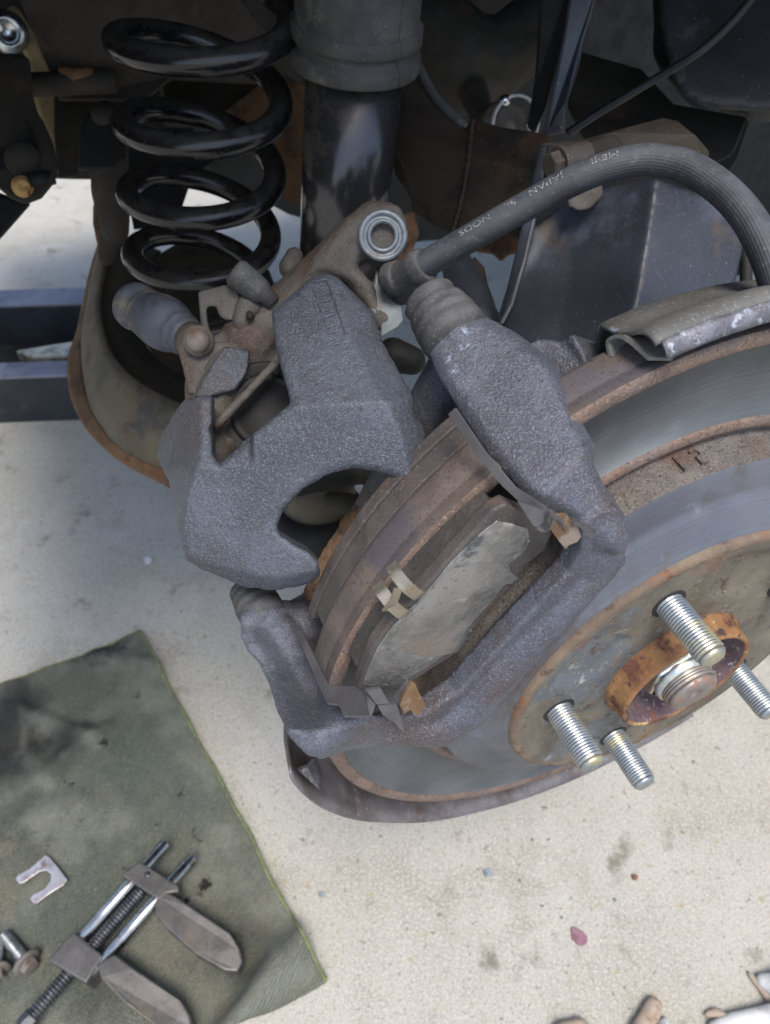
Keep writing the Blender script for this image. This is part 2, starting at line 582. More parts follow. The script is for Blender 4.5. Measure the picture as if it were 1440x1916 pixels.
m_plastic = M('liner_plastic', lin(20, 21, 23), lin(29, 30, 32), 26, (0.45, 0.65), 0.0, [(lin(150, 150, 150), 900, 0.72, 0.8), (lin(70, 70, 70), 30, 0.6, 0.8)], (1500, 0.35, 0.0004))
m_teal = M('zinc_plate', lin(88, 97, 100), lin(104, 112, 115), 60, (0.5, 0.7), 0.2, [(lin(110, 96, 84), 50, 0.58, 0.74)], (800, 0.2, 0.0004))
m_silver = M('bare_steel', lin(190, 196, 200), lin(212, 216, 218), 120, (0.18, 0.3), 1.0, [], (900, 0.08, 0.0003))
m_bushgrey = M('boss_face', lin(100, 107, 112), lin(120, 127, 132), 120, (0.4, 0.6), 0.4, [(lin(104, 100, 98), 150, 0.56, 0.72)], (900, 0.3, 0.0004))
m_jack = M('jack_paint', lin(30, 33, 38), lin(40, 44, 49), 12, (0.4, 0.6), 0.0, [(lin(66, 66, 66), 20, 0.62, 0.84)], (400, 0.1, 0.0005))
m_jackedge = M('jack_worn_edge', lin(116, 116, 128), lin(132, 132, 142), 14, (0.5, 0.7), 0.2, [(lin(96, 96, 104), 30, 0.55, 0.8)], (400, 0.1, 0.0005))
m_jackbar = M('jack_bar', lin(190, 180, 156), lin(206, 198, 176), 20, (0.35, 0.5), 0.5, [(lin(110, 106, 84), 16, 0.5, 0.7)], None)
m_tool = M('tool_iron', lin(86, 84, 82), lin(102, 99, 96), 60, (0.38, 0.55), 0.55, [(lin(108, 99, 88), 24, 0.56, 0.80), (lin(62, 60, 58), 500, 0.58, 0.78)], (700, 0.25, 0.0005))
m_toolrod = M('tool_rod', lin(150, 148, 146), lin(174, 172, 168), 120, (0.2, 0.34), 1.0, [(lin(110, 92, 80), 80, 0.6, 0.76)], None, stretch=(1, 1, 1))
m_screw = M('tool_screw', lin(74, 74, 76), lin(96, 96, 98), 120, (0.28, 0.42), 0.8, [], None)
m_clipground = M('loose_clip', lin(170, 166, 168), lin(190, 188, 190), 80, (0.35, 0.5), 0.7, [(lin(140, 122, 118), 50, 0.55, 0.72)], (800, 0.2, 0.0004))
m_grease = M('thread_dark', lin(120, 122, 124), lin(150, 152, 154), 200, (0.3, 0.5), 0.8, [], None)
m_hem = M('towel_hem', lin(100, 108, 66), lin(122, 130, 84), 120, (0.8, 0.95), 0.0, [(lin(92, 94, 70), 60, 0.5, 0.64)], (1500, 0.8, 0.001))
m_glove_w = M('glove_white', lin(190, 190, 190), lin(204, 204, 202), 40, (0.8, 0.95), 0.0, [(lin(160, 155, 148), 90, 0.6, 0.8)], (900, 0.6, 0.001))
m_glove_t = M('glove_tan', lin(150, 132, 116), lin(166, 150, 134), 60, (0.7, 0.9), 0.0, [(lin(118, 96, 76), 60, 0.56, 0.76)], (600, 0.7, 0.0012))
m_chip = M('pink_chip', lin(112, 76, 88), lin(128, 94, 104), 120, (0.6, 0.8), 0.0, [], (600, 0.4, 0.0006))
m_pebble = M('pebble_dark', lin(96, 104, 112), lin(130, 136, 142), 120, (0.6, 0.8), 0.0, [], (600, 0.4, 0.0006))
m_liner_dark = M('arch_liner', lin(18, 18, 19), lin(24, 24, 25), 12, (0.6, 0.8), 0.0, [(lin(62, 58, 52), 12, 0.55, 0.75)], (500, 0.2, 0.0005))

m_concrete = M('concrete', lin(153, 149, 138), lin(165, 162, 153), 6, (0.8, 0.95), 0.0,
               [(lin(138, 134, 121), 12, 0.50, 0.78), (lin(178, 175, 165), 420, 0.49, 0.66), (lin(124, 120, 110), 360, 0.56, 0.74),
                (lin(152, 138, 104), 110, 0.64, 0.78), (lin(78, 82, 88), 140, 0.68, 0.74), (lin(196, 193, 185), 1100, 0.53, 0.70), (lin(112, 109, 101), 900, 0.58, 0.76), (lin(118, 112, 100), 22, 0.62, 0.84)],
               (600, 0.8, 0.0014), (120, 0.4, 0.002))
m_towel = M('towel_cloth', lin(96, 98, 88), lin(117, 119, 108), 16, (0.9, 1.0), 0.0,
            [(lin(88, 94, 86), 8, 0.50, 0.70), (lin(44, 46, 46), 6.5, 0.52, 0.74), (lin(110, 107, 94), 24, 0.56, 0.76), (lin(140, 138, 122), 1000, 0.56, 0.72), (lin(44, 44, 42), 34, 0.70, 0.80)],
            (900, 1.0, 0.0018), (60, 0.4, 0.004), spec=0.1)


def add_knit(m):
    """fine ribs of the knitted cloth"""
    n, L = m.node_tree.nodes, m.node_tree.links
    bs = n['Principled BSDF']
    tc = n.new('ShaderNodeTexCoord')
    mp = n.new('ShaderNodeMapping')
    mp.inputs['Rotation'].default_value = (0, 0, math.radians(28))
    L.new(tc.outputs['Object'], mp.inputs[0])
    wv = n.new('ShaderNodeTexWave')
    wv.inputs['Scale'].default_value = 150
    wv.inputs['Distortion'].default_value = 5.0
    wv.inputs['Detail'].default_value = 2
    L.new(mp.outputs[0], wv.inputs[0])
    b = n.new('ShaderNodeBump')
    b.inputs['Strength'].default_value = 0.6
    b.inputs['Distance'].default_value = 0.0012
    L.new(wv.outputs[1], b.inputs['Height'])
    src = bs.inputs['Normal'].links[0].from_socket
    L.new(src, b.inputs['Normal'])
    L.new(b.outputs[0], bs.inputs['Normal'])


add_knit(m_towel)


def add_dark_patches(m, spots, colour):
    """darker patches of uneven outline at given places of the cloth (object space)"""
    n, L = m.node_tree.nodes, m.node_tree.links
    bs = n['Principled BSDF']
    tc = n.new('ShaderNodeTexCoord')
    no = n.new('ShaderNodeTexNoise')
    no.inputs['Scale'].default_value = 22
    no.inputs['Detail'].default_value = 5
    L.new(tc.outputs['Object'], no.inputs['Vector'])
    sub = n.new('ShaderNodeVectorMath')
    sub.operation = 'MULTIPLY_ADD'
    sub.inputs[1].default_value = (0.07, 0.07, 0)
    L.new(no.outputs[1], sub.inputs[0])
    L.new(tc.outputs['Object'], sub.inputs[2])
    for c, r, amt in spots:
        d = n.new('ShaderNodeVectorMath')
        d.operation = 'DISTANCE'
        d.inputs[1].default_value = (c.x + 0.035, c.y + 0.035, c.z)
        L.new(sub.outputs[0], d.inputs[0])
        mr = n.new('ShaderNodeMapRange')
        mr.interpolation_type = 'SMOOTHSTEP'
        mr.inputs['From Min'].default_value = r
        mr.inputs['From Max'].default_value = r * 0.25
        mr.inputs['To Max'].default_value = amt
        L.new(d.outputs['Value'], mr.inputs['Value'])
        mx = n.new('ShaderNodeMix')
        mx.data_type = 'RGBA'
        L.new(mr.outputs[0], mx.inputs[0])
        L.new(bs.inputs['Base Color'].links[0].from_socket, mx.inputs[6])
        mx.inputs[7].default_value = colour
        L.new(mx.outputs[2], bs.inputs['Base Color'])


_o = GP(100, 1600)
add_dark_patches(m_towel, [(GP(30, 1340) - _o, 0.055, 0.85), (GP(-10, 1440) - _o, 0.05, 0.8), (GP(110, 1410) - _o, 0.035, 0.75), (GP(60, 1500) - _o, 0.03, 0.6), (GP(170, 1370) - _o, 0.022, 0.6), (GP(210, 1850) - _o, 0.04, 0.4), (GP(470, 1780) - _o, 0.035, 0.5)], lin(40, 42, 42))

def add_rings(m, amount=0.5):
    """concentric scoring round the wheel axis (object origin lies on the axis)"""
    n, L = m.node_tree.nodes, m.node_tree.links
    bs = n['Principled BSDF']
    tc = n.new('ShaderNodeTexCoord')
    cr = n.new('ShaderNodeVectorMath')
    cr.operation = 'CROSS_PRODUCT'
    cr.inputs[1].default_value = tuple(HN)
    L.new(tc.outputs['Object'], cr.inputs[0])
    le = n.new('ShaderNodeVectorMath')
    le.operation = 'LENGTH'
    L.new(cr.outputs[0], le.inputs[0])
    no = n.new('ShaderNodeTexNoise')
    no.noise_dimensions = '1D'
    no.inputs['Scale'].default_value = 900
    no.inputs['Detail'].default_value = 5
    no.inputs['Roughness'].default_value = 0.7
    L.new(le.outputs['Value'], no.inputs['W'])
    b = n.new('ShaderNodeBump')
    b.inputs['Strength'].default_value = amount
    b.inputs['Distance'].default_value = 0.0004
    L.new(no.outputs[0], b.inputs['Height'])
    if bs.inputs['Normal'].links:
        L.new(bs.inputs['Normal'].links[0].from_socket, b.inputs['Normal'])
    L.new(b.outputs[0], bs.inputs['Normal'])
    src = bs.inputs['Base Color'].links[0].from_socket
    mx = n.new('ShaderNodeMix')
    mx.data_type = 'RGBA'
    mx.blend_type = 'MULTIPLY'
    mx.inputs[0].default_value = 1.0
    mr = n.new('ShaderNodeMapRange')
    mr.inputs['From Min'].default_value = 0.3
    mr.inputs['From Max'].default_value = 0.7
    mr.inputs['To Min'].default_value = 1.0 - 0.5 * amount
    mr.inputs['To Max'].default_value = 1.0
    L.new(no.outputs[0], mr.inputs['Value'])
    L.new(src, mx.inputs[6])
    L.new(mr.outputs[0], mx.inputs[7])
    L.new(mx.outputs[2], bs.inputs['Base Color'])


add_rings(m_friction, 0.5)
add_rings(m_hatside, 0.25)

# ================================================================== SETTING
g = G()
S = 60
g.add([(-S, -S, 0), (S, -S, 0), (S, S, 0), (-S, S, 0)], [(0, 1, 2, 3)], False)
o = mk('concrete_ground', g, m_concrete)
o['kind'] = 'structure'


def plate(g, pts, thick=0.003, smooth=False):
    """sheet from (px,py,depth) outline, thickness away from the camera"""
    P = [K(*p) for p in pts]
    c = V((0, 0, 0))
    for p in P:
        c += p
    c /= len(P)
    prism(g, P, (c - CAM).normalized() * thick, smooth)
    return g


def hplate(g, pts, thick=0.001, smooth=False):
    """sheet from (px,py,s) outline in the wheel's frame, thickness inboard"""
    prism(g, [HP(*p) for p in pts], -HN * thick, smooth)
    return g


def pplate(g, pts, anchors, thick=0.0009):
    """flat sheet: outline (px,py) on the plane through three (px,py,s) anchors"""
    A, B, C = [HP(*a) for a in anchors]
    nn = (B - A).cross(C - A).normalized()
    if nn.dot(FW) < 0:
        nn = -nn
    P = []
    for x, y in pts:
        r = ray(x, y)
        P.append(CAM + r * ((A - CAM).dot(nn) / r.dot(nn)))
    prism(g, P, nn * thick)
    return g


def ball(px, py, s, rpx):
    p = HP(px, py, s)
    return (p, rpx * dep(p) / F)


def cball(px, py, d, rpx):
    return (K(px, py, d), rpx * d / F)


def lerp_line(pts, q):
    if q <= pts[0][0]:
        return pts[0][1]
    for (a, b), (c, d) in zip(pts[:-1], pts[1:]):
        if q <= c:
            return b + (d - b) * (q - a) / (c - a)
    return pts[-1][1]


def inside(poly, x, y):
    c = False
    j = len(poly) - 1
    for i in range(len(poly)):
        xi, yi = poly[i]
        xj, yj = poly[j]
        if (yi > y) != (yj > y) and x < (xj - xi) * (y - yi) / (yj - yi) + xi:
            c = not c
        j = i
    return c


def edge_dist(poly, x, y):
    b = 1e9
    for i in range(len(poly)):
        x0, y0 = poly[i - 1]
        x1, y1 = poly[i]
        dx, dy = x1 - x0, y1 - y0
        q = max(0.0, min(1.0, ((x - x0) * dx + (y - y0) * dy) / (dx * dx + dy * dy + 1e-9)))
        b = min(b, math.hypot(x - x0 - dx * q, y - y0 - dy * q))
    return b


def relief(g, poly, dfun, thick, e, step=4.0, bev=(0.0, 1.0)):
    """solid whose front follows dfun(px,py) (depth), extruded along e; bev: (metres, pixels) rounding of its rim"""
    xs = [p[0] for p in poly]
    ys = [p[1] for p in poly]
    nx = int((max(xs) - min(xs)) / step) + 2
    ny = int((max(ys) - min(ys)) / step) + 2
    ox, oy = min(xs) - step / 2, min(ys) - step / 2
    cell = {(i, j): inside(poly, ox + (i + 0.5) * step, oy + (j + 0.5) * step) for i in range(nx) for j in range(ny)}
    idx, v, f = {}, [], []

    def vid(i, j):
        if (i, j) not in idx:
            x, y = ox + i * step, oy + j * step
            d = dfun(x, y)
            if bev[0]:
                q = max(0.0, 1 - edge_dist(poly, x, y) / bev[1])
                d += bev[0] * q * q
            p = K(x, y, d)
            idx[(i, j)] = len(v)
            v.append(p)
            v.append(K(x, y, dfun(x, y)) + e * thick)
        return idx[(i, j)]
    for (i, j), on in cell.items():
        if not on:
            continue
        a, b, c, d = vid(i, j), vid(i + 1, j), vid(i + 1, j + 1), vid(i, j + 1)
        f.append((a, d, c, b))
        f.append((a + 1, b + 1, c + 1, d + 1))
        for (di, dj, p, q) in ((0, -1, a, b), (1, 0, b, c), (0, 1, c, d), (-1, 0, d, a)):
            if not cell.get((i + di, j + dj), False):
                f.append((p, q, q + 1, p + 1))
    g.add(v, f)
    return g


# ---- the car's wheel arch: liner round the wheel, inner wall, floor pan
t = thing('wheel_arch', 'dark wheel arch of the car above and behind the spring', 'wheel arch', hub(0, 300, -150))
g = G()
R0 = 0.44
arc = [math.radians(a) for a in range(12, 171, 6)]
prev = None
for sA, sB in ((-0.70, -0.03),):
    v, f = [], []
    for an in arc:
        for s_ in (sA, sB):
            v.append(HUB + HT * (R0 * math.cos(an)) + UP * (R0 * math.sin(an)) + HN * s_)
    for i in range(len(arc) - 1):
        f.append((2 * i, 2 * i + 1, 2 * i + 3, 2 * i + 2))
    g.add(v, f, True)
mk('arch_liner', g, m_liner_dark, t, solid=0.003)
g = G()   # inner wall of the wheel house, open at the bottom
base = HUB + HN * -0.70
low = [(-440, -10), (-250, -14), (-190, -26), (-155, -32), (-40, -48), (30, -100), (160, -160), (420, -190), (470, -330), (1200, -330)]
pts = [base + HT * x * 1e-3 + UP * y * 1e-3 for x, y in low]
top = [base + HT * x + UP * 0.44 for x in (1.2, -0.44)]
prism(g, pts + top, -HN * 0.004)
mk('wheelhouse_wall', g, m_under_d, t)
g = G()
fp = [base + HT * -0.44 + UP * 0.03, base + HT * 0.9 + UP * 0.03, base + HT * 0.9 + UP * 0.03 - HN * 0.5, base + HT * -0.44 + UP * 0.03 - HN * 0.5]
prism(g, [p - HN * 0.006 for p in fp], UP * 0.006)
mk('floor_pan', g, m_under_d, t)
g = G()   # unseen body plate right of the arch, added to shade the wheel house
bp = [HUB + HT * x + UP * 0.42 + HN * s_ for x, s_ in ((0.10, -0.71), (1.25, -0.71), (1.25, -0.04), (0.10, -0.04))]
prism(g, bp, UP * 0.006)
mk('body_shade_plate', g, m_under_d, t)

# ================================================================== BRAKE DISC
MMs = 1e-3
t = thing('brake_disc', 'rusty grey brake disc with smooth swept face and raised hat', 'brake disc', hub(0, 0, -26))


def disc_part(name, prof, mat, seg=160, parent=None, **k):
    g = G()
    lathe(g, HUB, HN, [(r * MMs, s * MMs) for r, s in prof], seg, True, False, False)
    return mk(name, g, mat, parent or t, **k)


disc_part('friction_face', [(147, -26.6), (147, -27.0), (131, -27.05), (115.2, -27.0), (115.2, -26.6)], m_friction)
disc_part('outer_rust_band', [(146.9, -27.2), (147, -26.6), (147.6, -26.2), (150, -26.0), (152.2, -26.2), (153, -27.0)], m_rustlip)
disc_part('rim_edge', [(153, -27.0), (153.15, -31), (152.8, -31.6), (153.1, -32.3), (153.1, -41.5), (152.6, -43.6), (151.5, -44.2), (118, -44.2), (112, -44.4)], m_edge)
disc_part('inner_rust_band', [(115.3, -27.2), (115.2, -26.6), (114.5, -25.9), (112, -25.7), (110.4, -26.1), (109.6, -27.4), (109, -29)], m_rustlip)
disc_part('hat_rough_wall', [(109, -29), (107.6, -29.4), (106.8, -28), (106.2, -22), (105.6, -17), (104.5, -15.2)], m_hatrough)
disc_part('hat_side', [(104.5, -15.2), (103.0, -14.4), (93.5, -12.8), (91.6, -12.2), (90.8, -11.4), (88.5, -9.6), (84, -6.2), (80.4, -3.4), (79.6, -2.6)], m_hatside)
disc_part('hat_edge', [(79.6, -2.6), (79.2, -1.2), (78.2, -0.3), (76.4, 0.0), (75.2, -0.3)], m_hatedge)
# hat face with a row of shallow cast recesses between the studs
PH0 = None


def hub_ang(px, py, s=0.0):
    d = HP(px, py, s) - HUB
    return math.atan2(d.dot(UP), d.dot(HT))


stud_a = hub_ang(1252, 1130)
g = G()
seg_a, seg_r = 200, 30
v, f = [], []
for i in range(seg_r + 1):
    r = 31.2 + (75.3 - 31.2) * i / seg_r
    for k in range(seg_a):
        a = 2 * math.pi * k / seg_a
        q = ((a - stud_a) / (2 * math.pi / 5)) % 1.0
        m_ = max(0.0, 1 - abs(q - 0.5) / 0.235)
        rad = max(0.0, 1 - abs(r - 57.5) / 14.0)
        dz = -2.4 * min(1.0, m_ * 3.4) * min(1.0, rad * 3.0)
        dz += 0.25 * mnoise.noise(V((r * 0.09, a * 6, 0)))
        if i in (0,):
            dz = 0
        v.append(HUB + (HT * math.cos(a) + UP * math.sin(a)) * (r * MMs) + HN * ((dz - 0.3) * MMs))
for i in range(seg_r):
    for k in range(seg_a):
        k2 = (k + 1) % seg_a
        f.append((i * seg_a + k, i * seg_a + k2, (i + 1) * seg_a + k2, (i + 1) * seg_a + k))
g.add(v, f)
mk('hat_face', g, m_hatface, t)
# cast digits on the rough wall
def text_mesh(txt, size):
    c = bpy.data.curves.new('txt', 'FONT')
    c.body = txt
    c.size = size
    c.align_x = 'LEFT'
    c.resolution_u = 3
    ob = bpy.data.objects.new('txt', c)
    COL.objects.link(ob)
    dg = bpy.context.evaluated_depsgraph_get()
    me = bpy.data.meshes.new_from_object(ob.evaluated_get(dg))
    vs = [x.co.copy() for x in me.vertices]
    fs = [tuple(p.vertices) for p in me.polygons]
    bpy.data.objects.remove(ob)
    bpy.data.curves.remove(c)
    bpy.data.meshes.remove(me)
    return vs, fs


vs, fs = text_mesh('1 5', 0.0105)
a5 = hub_ang(1262, 872, -22)
g = G()
g.add([HUB + (HT * math.cos(a5 - p.x / 0.1064) + UP * math.sin(a5 - p.x / 0.1064)) * 0.1070 + HN * (-0.0262 + p.y) for p in vs], fs, False)
mk('cast_digits', g, m_hatrough, t, solid=0.0012)

# ================================================================== WHEEL HUB
t = thing('wheel_hub', 'wheel hub with zinc studs and orange rusty pilot ring', 'wheel hub', hub(0, 0, 0))
g = G()
lathe(g, HUB, HN, [(r * MMs, s * MMs) for r, s in [(33.6, -3), (33.5, 1.2), (32.7, 2.0), (32.0, 3.4), (31.7, 9.2), (31.1, 10.2), (30.0, 10.3), (29.2, 9.6)]], 96, True, False, False)
mk('pilot_ring', g, m_pilot, t)
g = G()
lathe(g, HUB, HN, [(r * MMs, s * MMs) for r, s in [(29.2, 9.7), (28.4, 6), (27.6, -2), (26.0, -7), (22.0, -8.5), (12.0, -9)]], 96, True, False, True)
mk('ring_bore', g, m_pilot_in, t)


def thread_prof(r, h0, h1, pitch, depth, ch=1.0):
    p = []
    h = h0
    while h < h1 - ch - pitch:
        p += [(r - depth, h), (r, h + pitch * 0.38), (r, h + pitch * 0.55), (r - depth, h + pitch * 0.96)]
        h += pitch
    p += [(r - depth, h1 - ch - 0.2), (r - depth * 0.7, h1 - ch), (r - depth - ch * 0.7, h1), (0.0, h1)]
    return p


for k in range(5):
    a = stud_a + k * 2 * math.pi / 5
    c = HUB + (HT * math.cos(a) + UP * math.sin(a)) * 0.05715
    g = G()
    prof = [(5.7, -4.0), (5.7, 0.8)] + thread_prof(5.85, 1.0, 26.6, 1.28, 0.55, 1.6)
    lathe(g, c, HN, [(r * MMs, s * MMs) for r, s in prof], 32, True, True, False)
    st = mk('stud', g, m_zinc, t)
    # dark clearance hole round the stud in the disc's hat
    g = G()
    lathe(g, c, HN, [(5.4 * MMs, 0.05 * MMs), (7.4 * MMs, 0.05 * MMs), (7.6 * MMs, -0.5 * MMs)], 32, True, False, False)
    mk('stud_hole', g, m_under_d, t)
# axle stub with nut flats and threaded end
g = G()
lathe(g, HUB, HN, [(r * MMs, s * MMs) for r, s in [(17.5, -9), (17.5, -3), (16.6, -1.5), (16.0, 0), (15.8, 5.5), (15.0, 6.3)]], 6, False, True, False)
mk('axle_nut', g, m_zinc_y, t, bevel=0.0008)
g = G()
lathe(g, HUB, HN, [(r * MMs, s * MMs) for r, s in [(19.5, -8), (19.5, -4.5), (14.2, -3.8), (13.4, 6), (13.2, 9.4), (12.0, 9.8)]], 64, True, True, False)
mk('nut_collar', g, m_zinc_y, t)
g = G()
lathe(g, HUB, HN, [(r * MMs, s * MMs) for r, s in [(11.3, 5)] + thread_prof(12.2, 9.6, 15.4, 1.25, 0.5, 0.9)[:-1] + [(11.0, 15.8), (3.2, 16.0), (2.6, 15.4), (0.6, 13.6), (0.0, 13.5)]], 64, True, False, False)
mk('axle_stub', g, m_axle_end, t)

# ================================================================== SPLASH SHIELD
t = thing('splash_shield', 'thin rust-stained steel splash shield wrapping the back of the disc', 'splash shield', hub(0, 0, -55))


def arc_sheet(name, prof, a0, a1, mat, seg=70, solid=0.0013, wob=0.0, parent=None):
    g = G()
    v, f = [], []
    m_ = len(prof)
    for k in range(seg + 1):
        a = math.radians(a0 + (a1 - a0) * k / seg)
        for r, s in prof:
            rr = r + wob * mnoise.noise(V((a * 5, s * 0.03, 1.0)))
            v.append(hub(rr * math.cos(a), rr * math.sin(a), s))
    for k in range(seg):
        for i in range(m_ - 1):
            f.append((k * m_ + i, k * m_ + i + 1, (k + 1) * m_ + i + 1, (k + 1) * m_ + i))
    g.add(v, f)
    return mk(name, g, mat, parent or t, solid=solid)


arc_sheet('lower_lip', [(60, -54), (158, -54), (163, -52.5), (166.5, -49), (168.5, -42), (170, -32), (171, -25)], 188, 300, m_shield, wob=0.8)
arc_sheet('upper_rim', [(120, -57), (148, -57), (153.5, -54), (155, -48), (157, -43), (160.5, -38), (164, -34), (166, -30.5), (166.2, -28), (165.8, -26.5), (164.9, -25)], 56, 104.2, m_shield_up, wob=0.5)
arc_sheet('rolled_edge', [(164.9, -25.6), (165.2, -24.6), (164.3, -23.4), (162.5, -22.4), (160.6, -22.0)], 56, 103.6, m_shield_lip, wob=0.5)
# torn corner where the lip ends beside the bracket
g = G()
hplate(g, [(557, 1441, -25), (575, 1436, -28), (587, 1422, -33), (592, 1418, -40), (600, 1440, -40), (600, 1480, -26)], 0.0012)
mk('torn_corner', g, m_shield_lip, t)
# curled tongue at the start of the upper rim
g = G()
pa = [hub(-42 + x, y, s) for x, y, s in ((0, 157.5, -50), (-1, 160, -44), (-1, 158.5, -39), (1, 156, -37))]
ribbon(g, smooth_path([HP(1162, 668, -40), HP(1158, 640, -43), HP(1178, 630, -40), HP(1200, 640, -35), HP(1236, 672, -27)], 6), (HT * 0.9 + UP * -0.25).normalized(), 0.010, 0.0012)
mk('curled_tongue', g, m_shield_up, t)

# ================================================================== CALIPER BRACKET
t = thing('caliper_bracket', 'cast iron caliper bracket straddling the edge of the disc', 'bracket', hub(-160, 20, -40))
g = G()
# upper lug: broad flat-topped arm over the disc edge, sloping down to the bar
lug = [(800, 655), (806, 628), (828, 606), (868, 588), (896, 588), (960, 618), (1030, 672), (1052, 702), (1068, 742), (1086, 790), (1113, 832), (1108, 868), (1128, 905), (1168, 965), (1178, 1004), (1160, 1040), (1110, 1010), (1066, 972), (1010, 946), (982, 926), (920, 854), (870, 784), (816, 698)]


def plane_d(A, B, C):
    A, B, C = HP(*A), HP(*B), HP(*C)
    nn = (B - A).cross(C - A)
    return lambda x, y: (A - CAM).dot(nn) / ray(x, y).dot(nn)


LP = [plane_d((842, 650, -70), (985, 915, -14), (1100, 835, -15)), plane_d((985, 925, -11), (1108, 850, -13), (1150, 985, 0.5)),
      plane_d((950, 640, -56), (1070, 800, -23), (1055, 720, -38))]
relief(g, lug, lambda x, y: max(p(x, y) for p in LP), 0.020, ray(970, 780).normalized(), 4.0, (0.0042, 26.0))
chain(g, [ball(862, 642, -76, 52), ball(930, 720, -58, 60), ball(985, 800, -38, 60), ball(1050, 890, -18, 50), ball(1122, 990, -6, 44)])
# outer bar: flat outer face, rounded edges
hplate(g, [(x, y, -1.5) for x, y in [(1176, 1000), (1172, 1056), (1104, 1134), (1004, 1244), (910, 1350), (858, 1390), (812, 1403), (770, 1399), (736, 1392), (744, 1348), (796, 1338), (856, 1298), (930, 1216), (1010, 1130), (1068, 1070), (1086, 1030), (1090, 985), (1126, 960), (1156, 952)]], 0.008)
chain(g, [ball(1126, 1012, -6, 46), ball(1102, 1062, -6, 44), ball(966, 1208, -5, 44), ball(874, 1312, -5, 46), ball(818, 1350, -6, 48)])
# lower lug
chain(g, [ball(822, 1354, -5, 44), ball(760, 1352, -7, 40), ball(690, 1360, -10, 36), ball(620, 1362, -16, 38)])
chain(g, [ball(608, 1360, -18, 40), ball(578, 1312, -32, 44), ball(552, 1254, -49, 46), ball(520, 1192, -65, 48), ball(504, 1170, -72, 48)])
low_lug = [(448, 1152), (470, 1130), (505, 1119), (550, 1124), (572, 1180), (596, 1245), (618, 1300), (646, 1332), (700, 1336), (756, 1338), (800, 1362), (812, 1398), (740, 1394), (650, 1404), (602, 1420), (576, 1414), (544, 1383), (520, 1336), (502, 1276), (486, 1241), (462, 1217), (447, 1182)]


def dlow(x, y):
    sy = lerp_line([(1120, -78), (1170, -70), (1258, -46), (1316, -28), (1366, -12), (1420, -4)], y)
    w_ = max(0.0, min(1.0, (x - 590) / 90))
    s_ = sy * (1 - w_) + -6.0 * w_
    return dep(HP(x, y, s_)) - 0.0075


relief(g, low_lug, dlow, 0.013, ray(560, 1280).normalized(), 4.0, (0.0045, 26.0))
chain(g, [ball(560, 1170, -70, 50), ball(600, 1175, -72, 46)])
chain(g, [ball(640, 1352, -14, 34), ball(700, 1348, -12, 34)])
# inboard part, bolted to the knuckle
chain(g, [ball(862, 660, -82, 50), ball(800, 800, -86, 60), ball(700, 1000, -88, 60), ball(600, 1150, -84, 50), ball(520, 1180, -76, 44)])
cast('bracket_casting', g, m_bracket, t, 0.0010, 4, 0.0007, 0.012, 0.0004)
# ribbed ear of the casting behind the lug, towards the shield
g = G()
plate(g, [(975, 648, 0.262), (1012, 634, 0.262), (1030, 636, 0.260), (1048, 640, 0.259), (1070, 626, 0.254), (1092, 660, 0.252), (1104, 706, 0.252), (1060, 724, 0.256), (1010, 700, 0.262)], 0.008)
plate(g, [(1070, 626, 0.254), (1104, 636, 0.262), (1140, 652, 0.266), (1174, 674, 0.268), (1130, 700, 0.264), (1104, 706, 0.252), (1092, 660, 0.252)], 0.008)
plate(g, [(1085, 690, 0.258), (1150, 690, 0.266), (1120, 712, 0.262), (1080, 724, 0.258)], 0.008)
cast('mount_ear', g, m_bracket, t, 0.0009, 2, 0.0005, 0.01, 0.0003)
# guide pin boots
ax_u = (HP(800, 560, -98) - HP(862, 645, -76)).normalized()
cb = HP(850, 626, -79)
g = G()
lathe(g, cb, ax_u, [(r * MMs, h * MMs) for r, h in [(11.5, -3), (12.2, 1), (12.0, 3.2), (11.2, 4.2), (11.9, 5.4), (11.6, 7.4), (10.6, 8.4), (11.2, 9.8), (10.8, 11.8), (9.4, 12.8), (9.0, 14.2), (9.6, 15.0), (9.9, 17.2), (9.0, 18.4), (4, 18.6)]], 48, True, True, True)
mk('pin_boot', g, m_rubber, t)
g = G()
cl = HP(492, 1150, -74)
lathe(g, cl, (-HN + HT * -0.15), [(r * MMs, h * MMs) for r, h in [(9.4, -4), (9.8, 0), (9.9, 2.2), (8.8, 3.2), (9.9, 4.6), (9.8, 7.2), (8.6, 8.2), (9.2, 9.6), (9.0, 11.6), (7.8, 12.6), (8.6, 14), (8.4, 16), (5, 16.4)]], 48, True, True, True)
mk('pin_boot', g, m_rubber, t)

# abutment clips
g = G()
AU = [(845, 775, -42), (1020, 960, -3), (900, 880, -26)]
pplate(g, [(838, 775), (850, 764), (905, 845), (962, 912), (1012, 944), (1030, 958), (1018, 966), (985, 952), (940, 910), (888, 848)], AU)
pplate(g, [(968, 938), (1025, 958), (1028, 968), (1006, 987), (998, 984)], [(968, 938, -9), (1025, 958, -3), (1004, 987, -3)])
up_clip = mk('upper_pad_clip', g, m_clip, t)
g = G()
ribbon(g, smooth_path([HP(1000, 982, -4), HP(1016, 988, -2), HP(1026, 976, -1), HP(1032, 962, -0.5), HP(1044, 968, -0.5), HP(1054, 986, -1)], 4), HN, 0.0035, 0.0008)
mk('clip_hook', g, m_clip, up_clip)
g = G()
pplate(g, [(1030, 964), (1060, 964), (1082, 988), (1087, 1004), (1080, 1014), (1064, 1020), (1058, 1028), (1044, 1010), (1026, 986)], [(1030, 964, 0), (1082, 988, 0.6), (1058, 1028, 0.4)], 0.001)
mk('clip_tab', g, m_clip_o, up_clip)
g = G()
ribbon(g, smooth_path([HP(1070, 974, 0.4), HP(1086, 982, 0.8), HP(1100, 998, 0.8)], 4), HN, 0.002, 0.0012)
mk('clip_finger', g, m_clip, up_clip)
g = G()
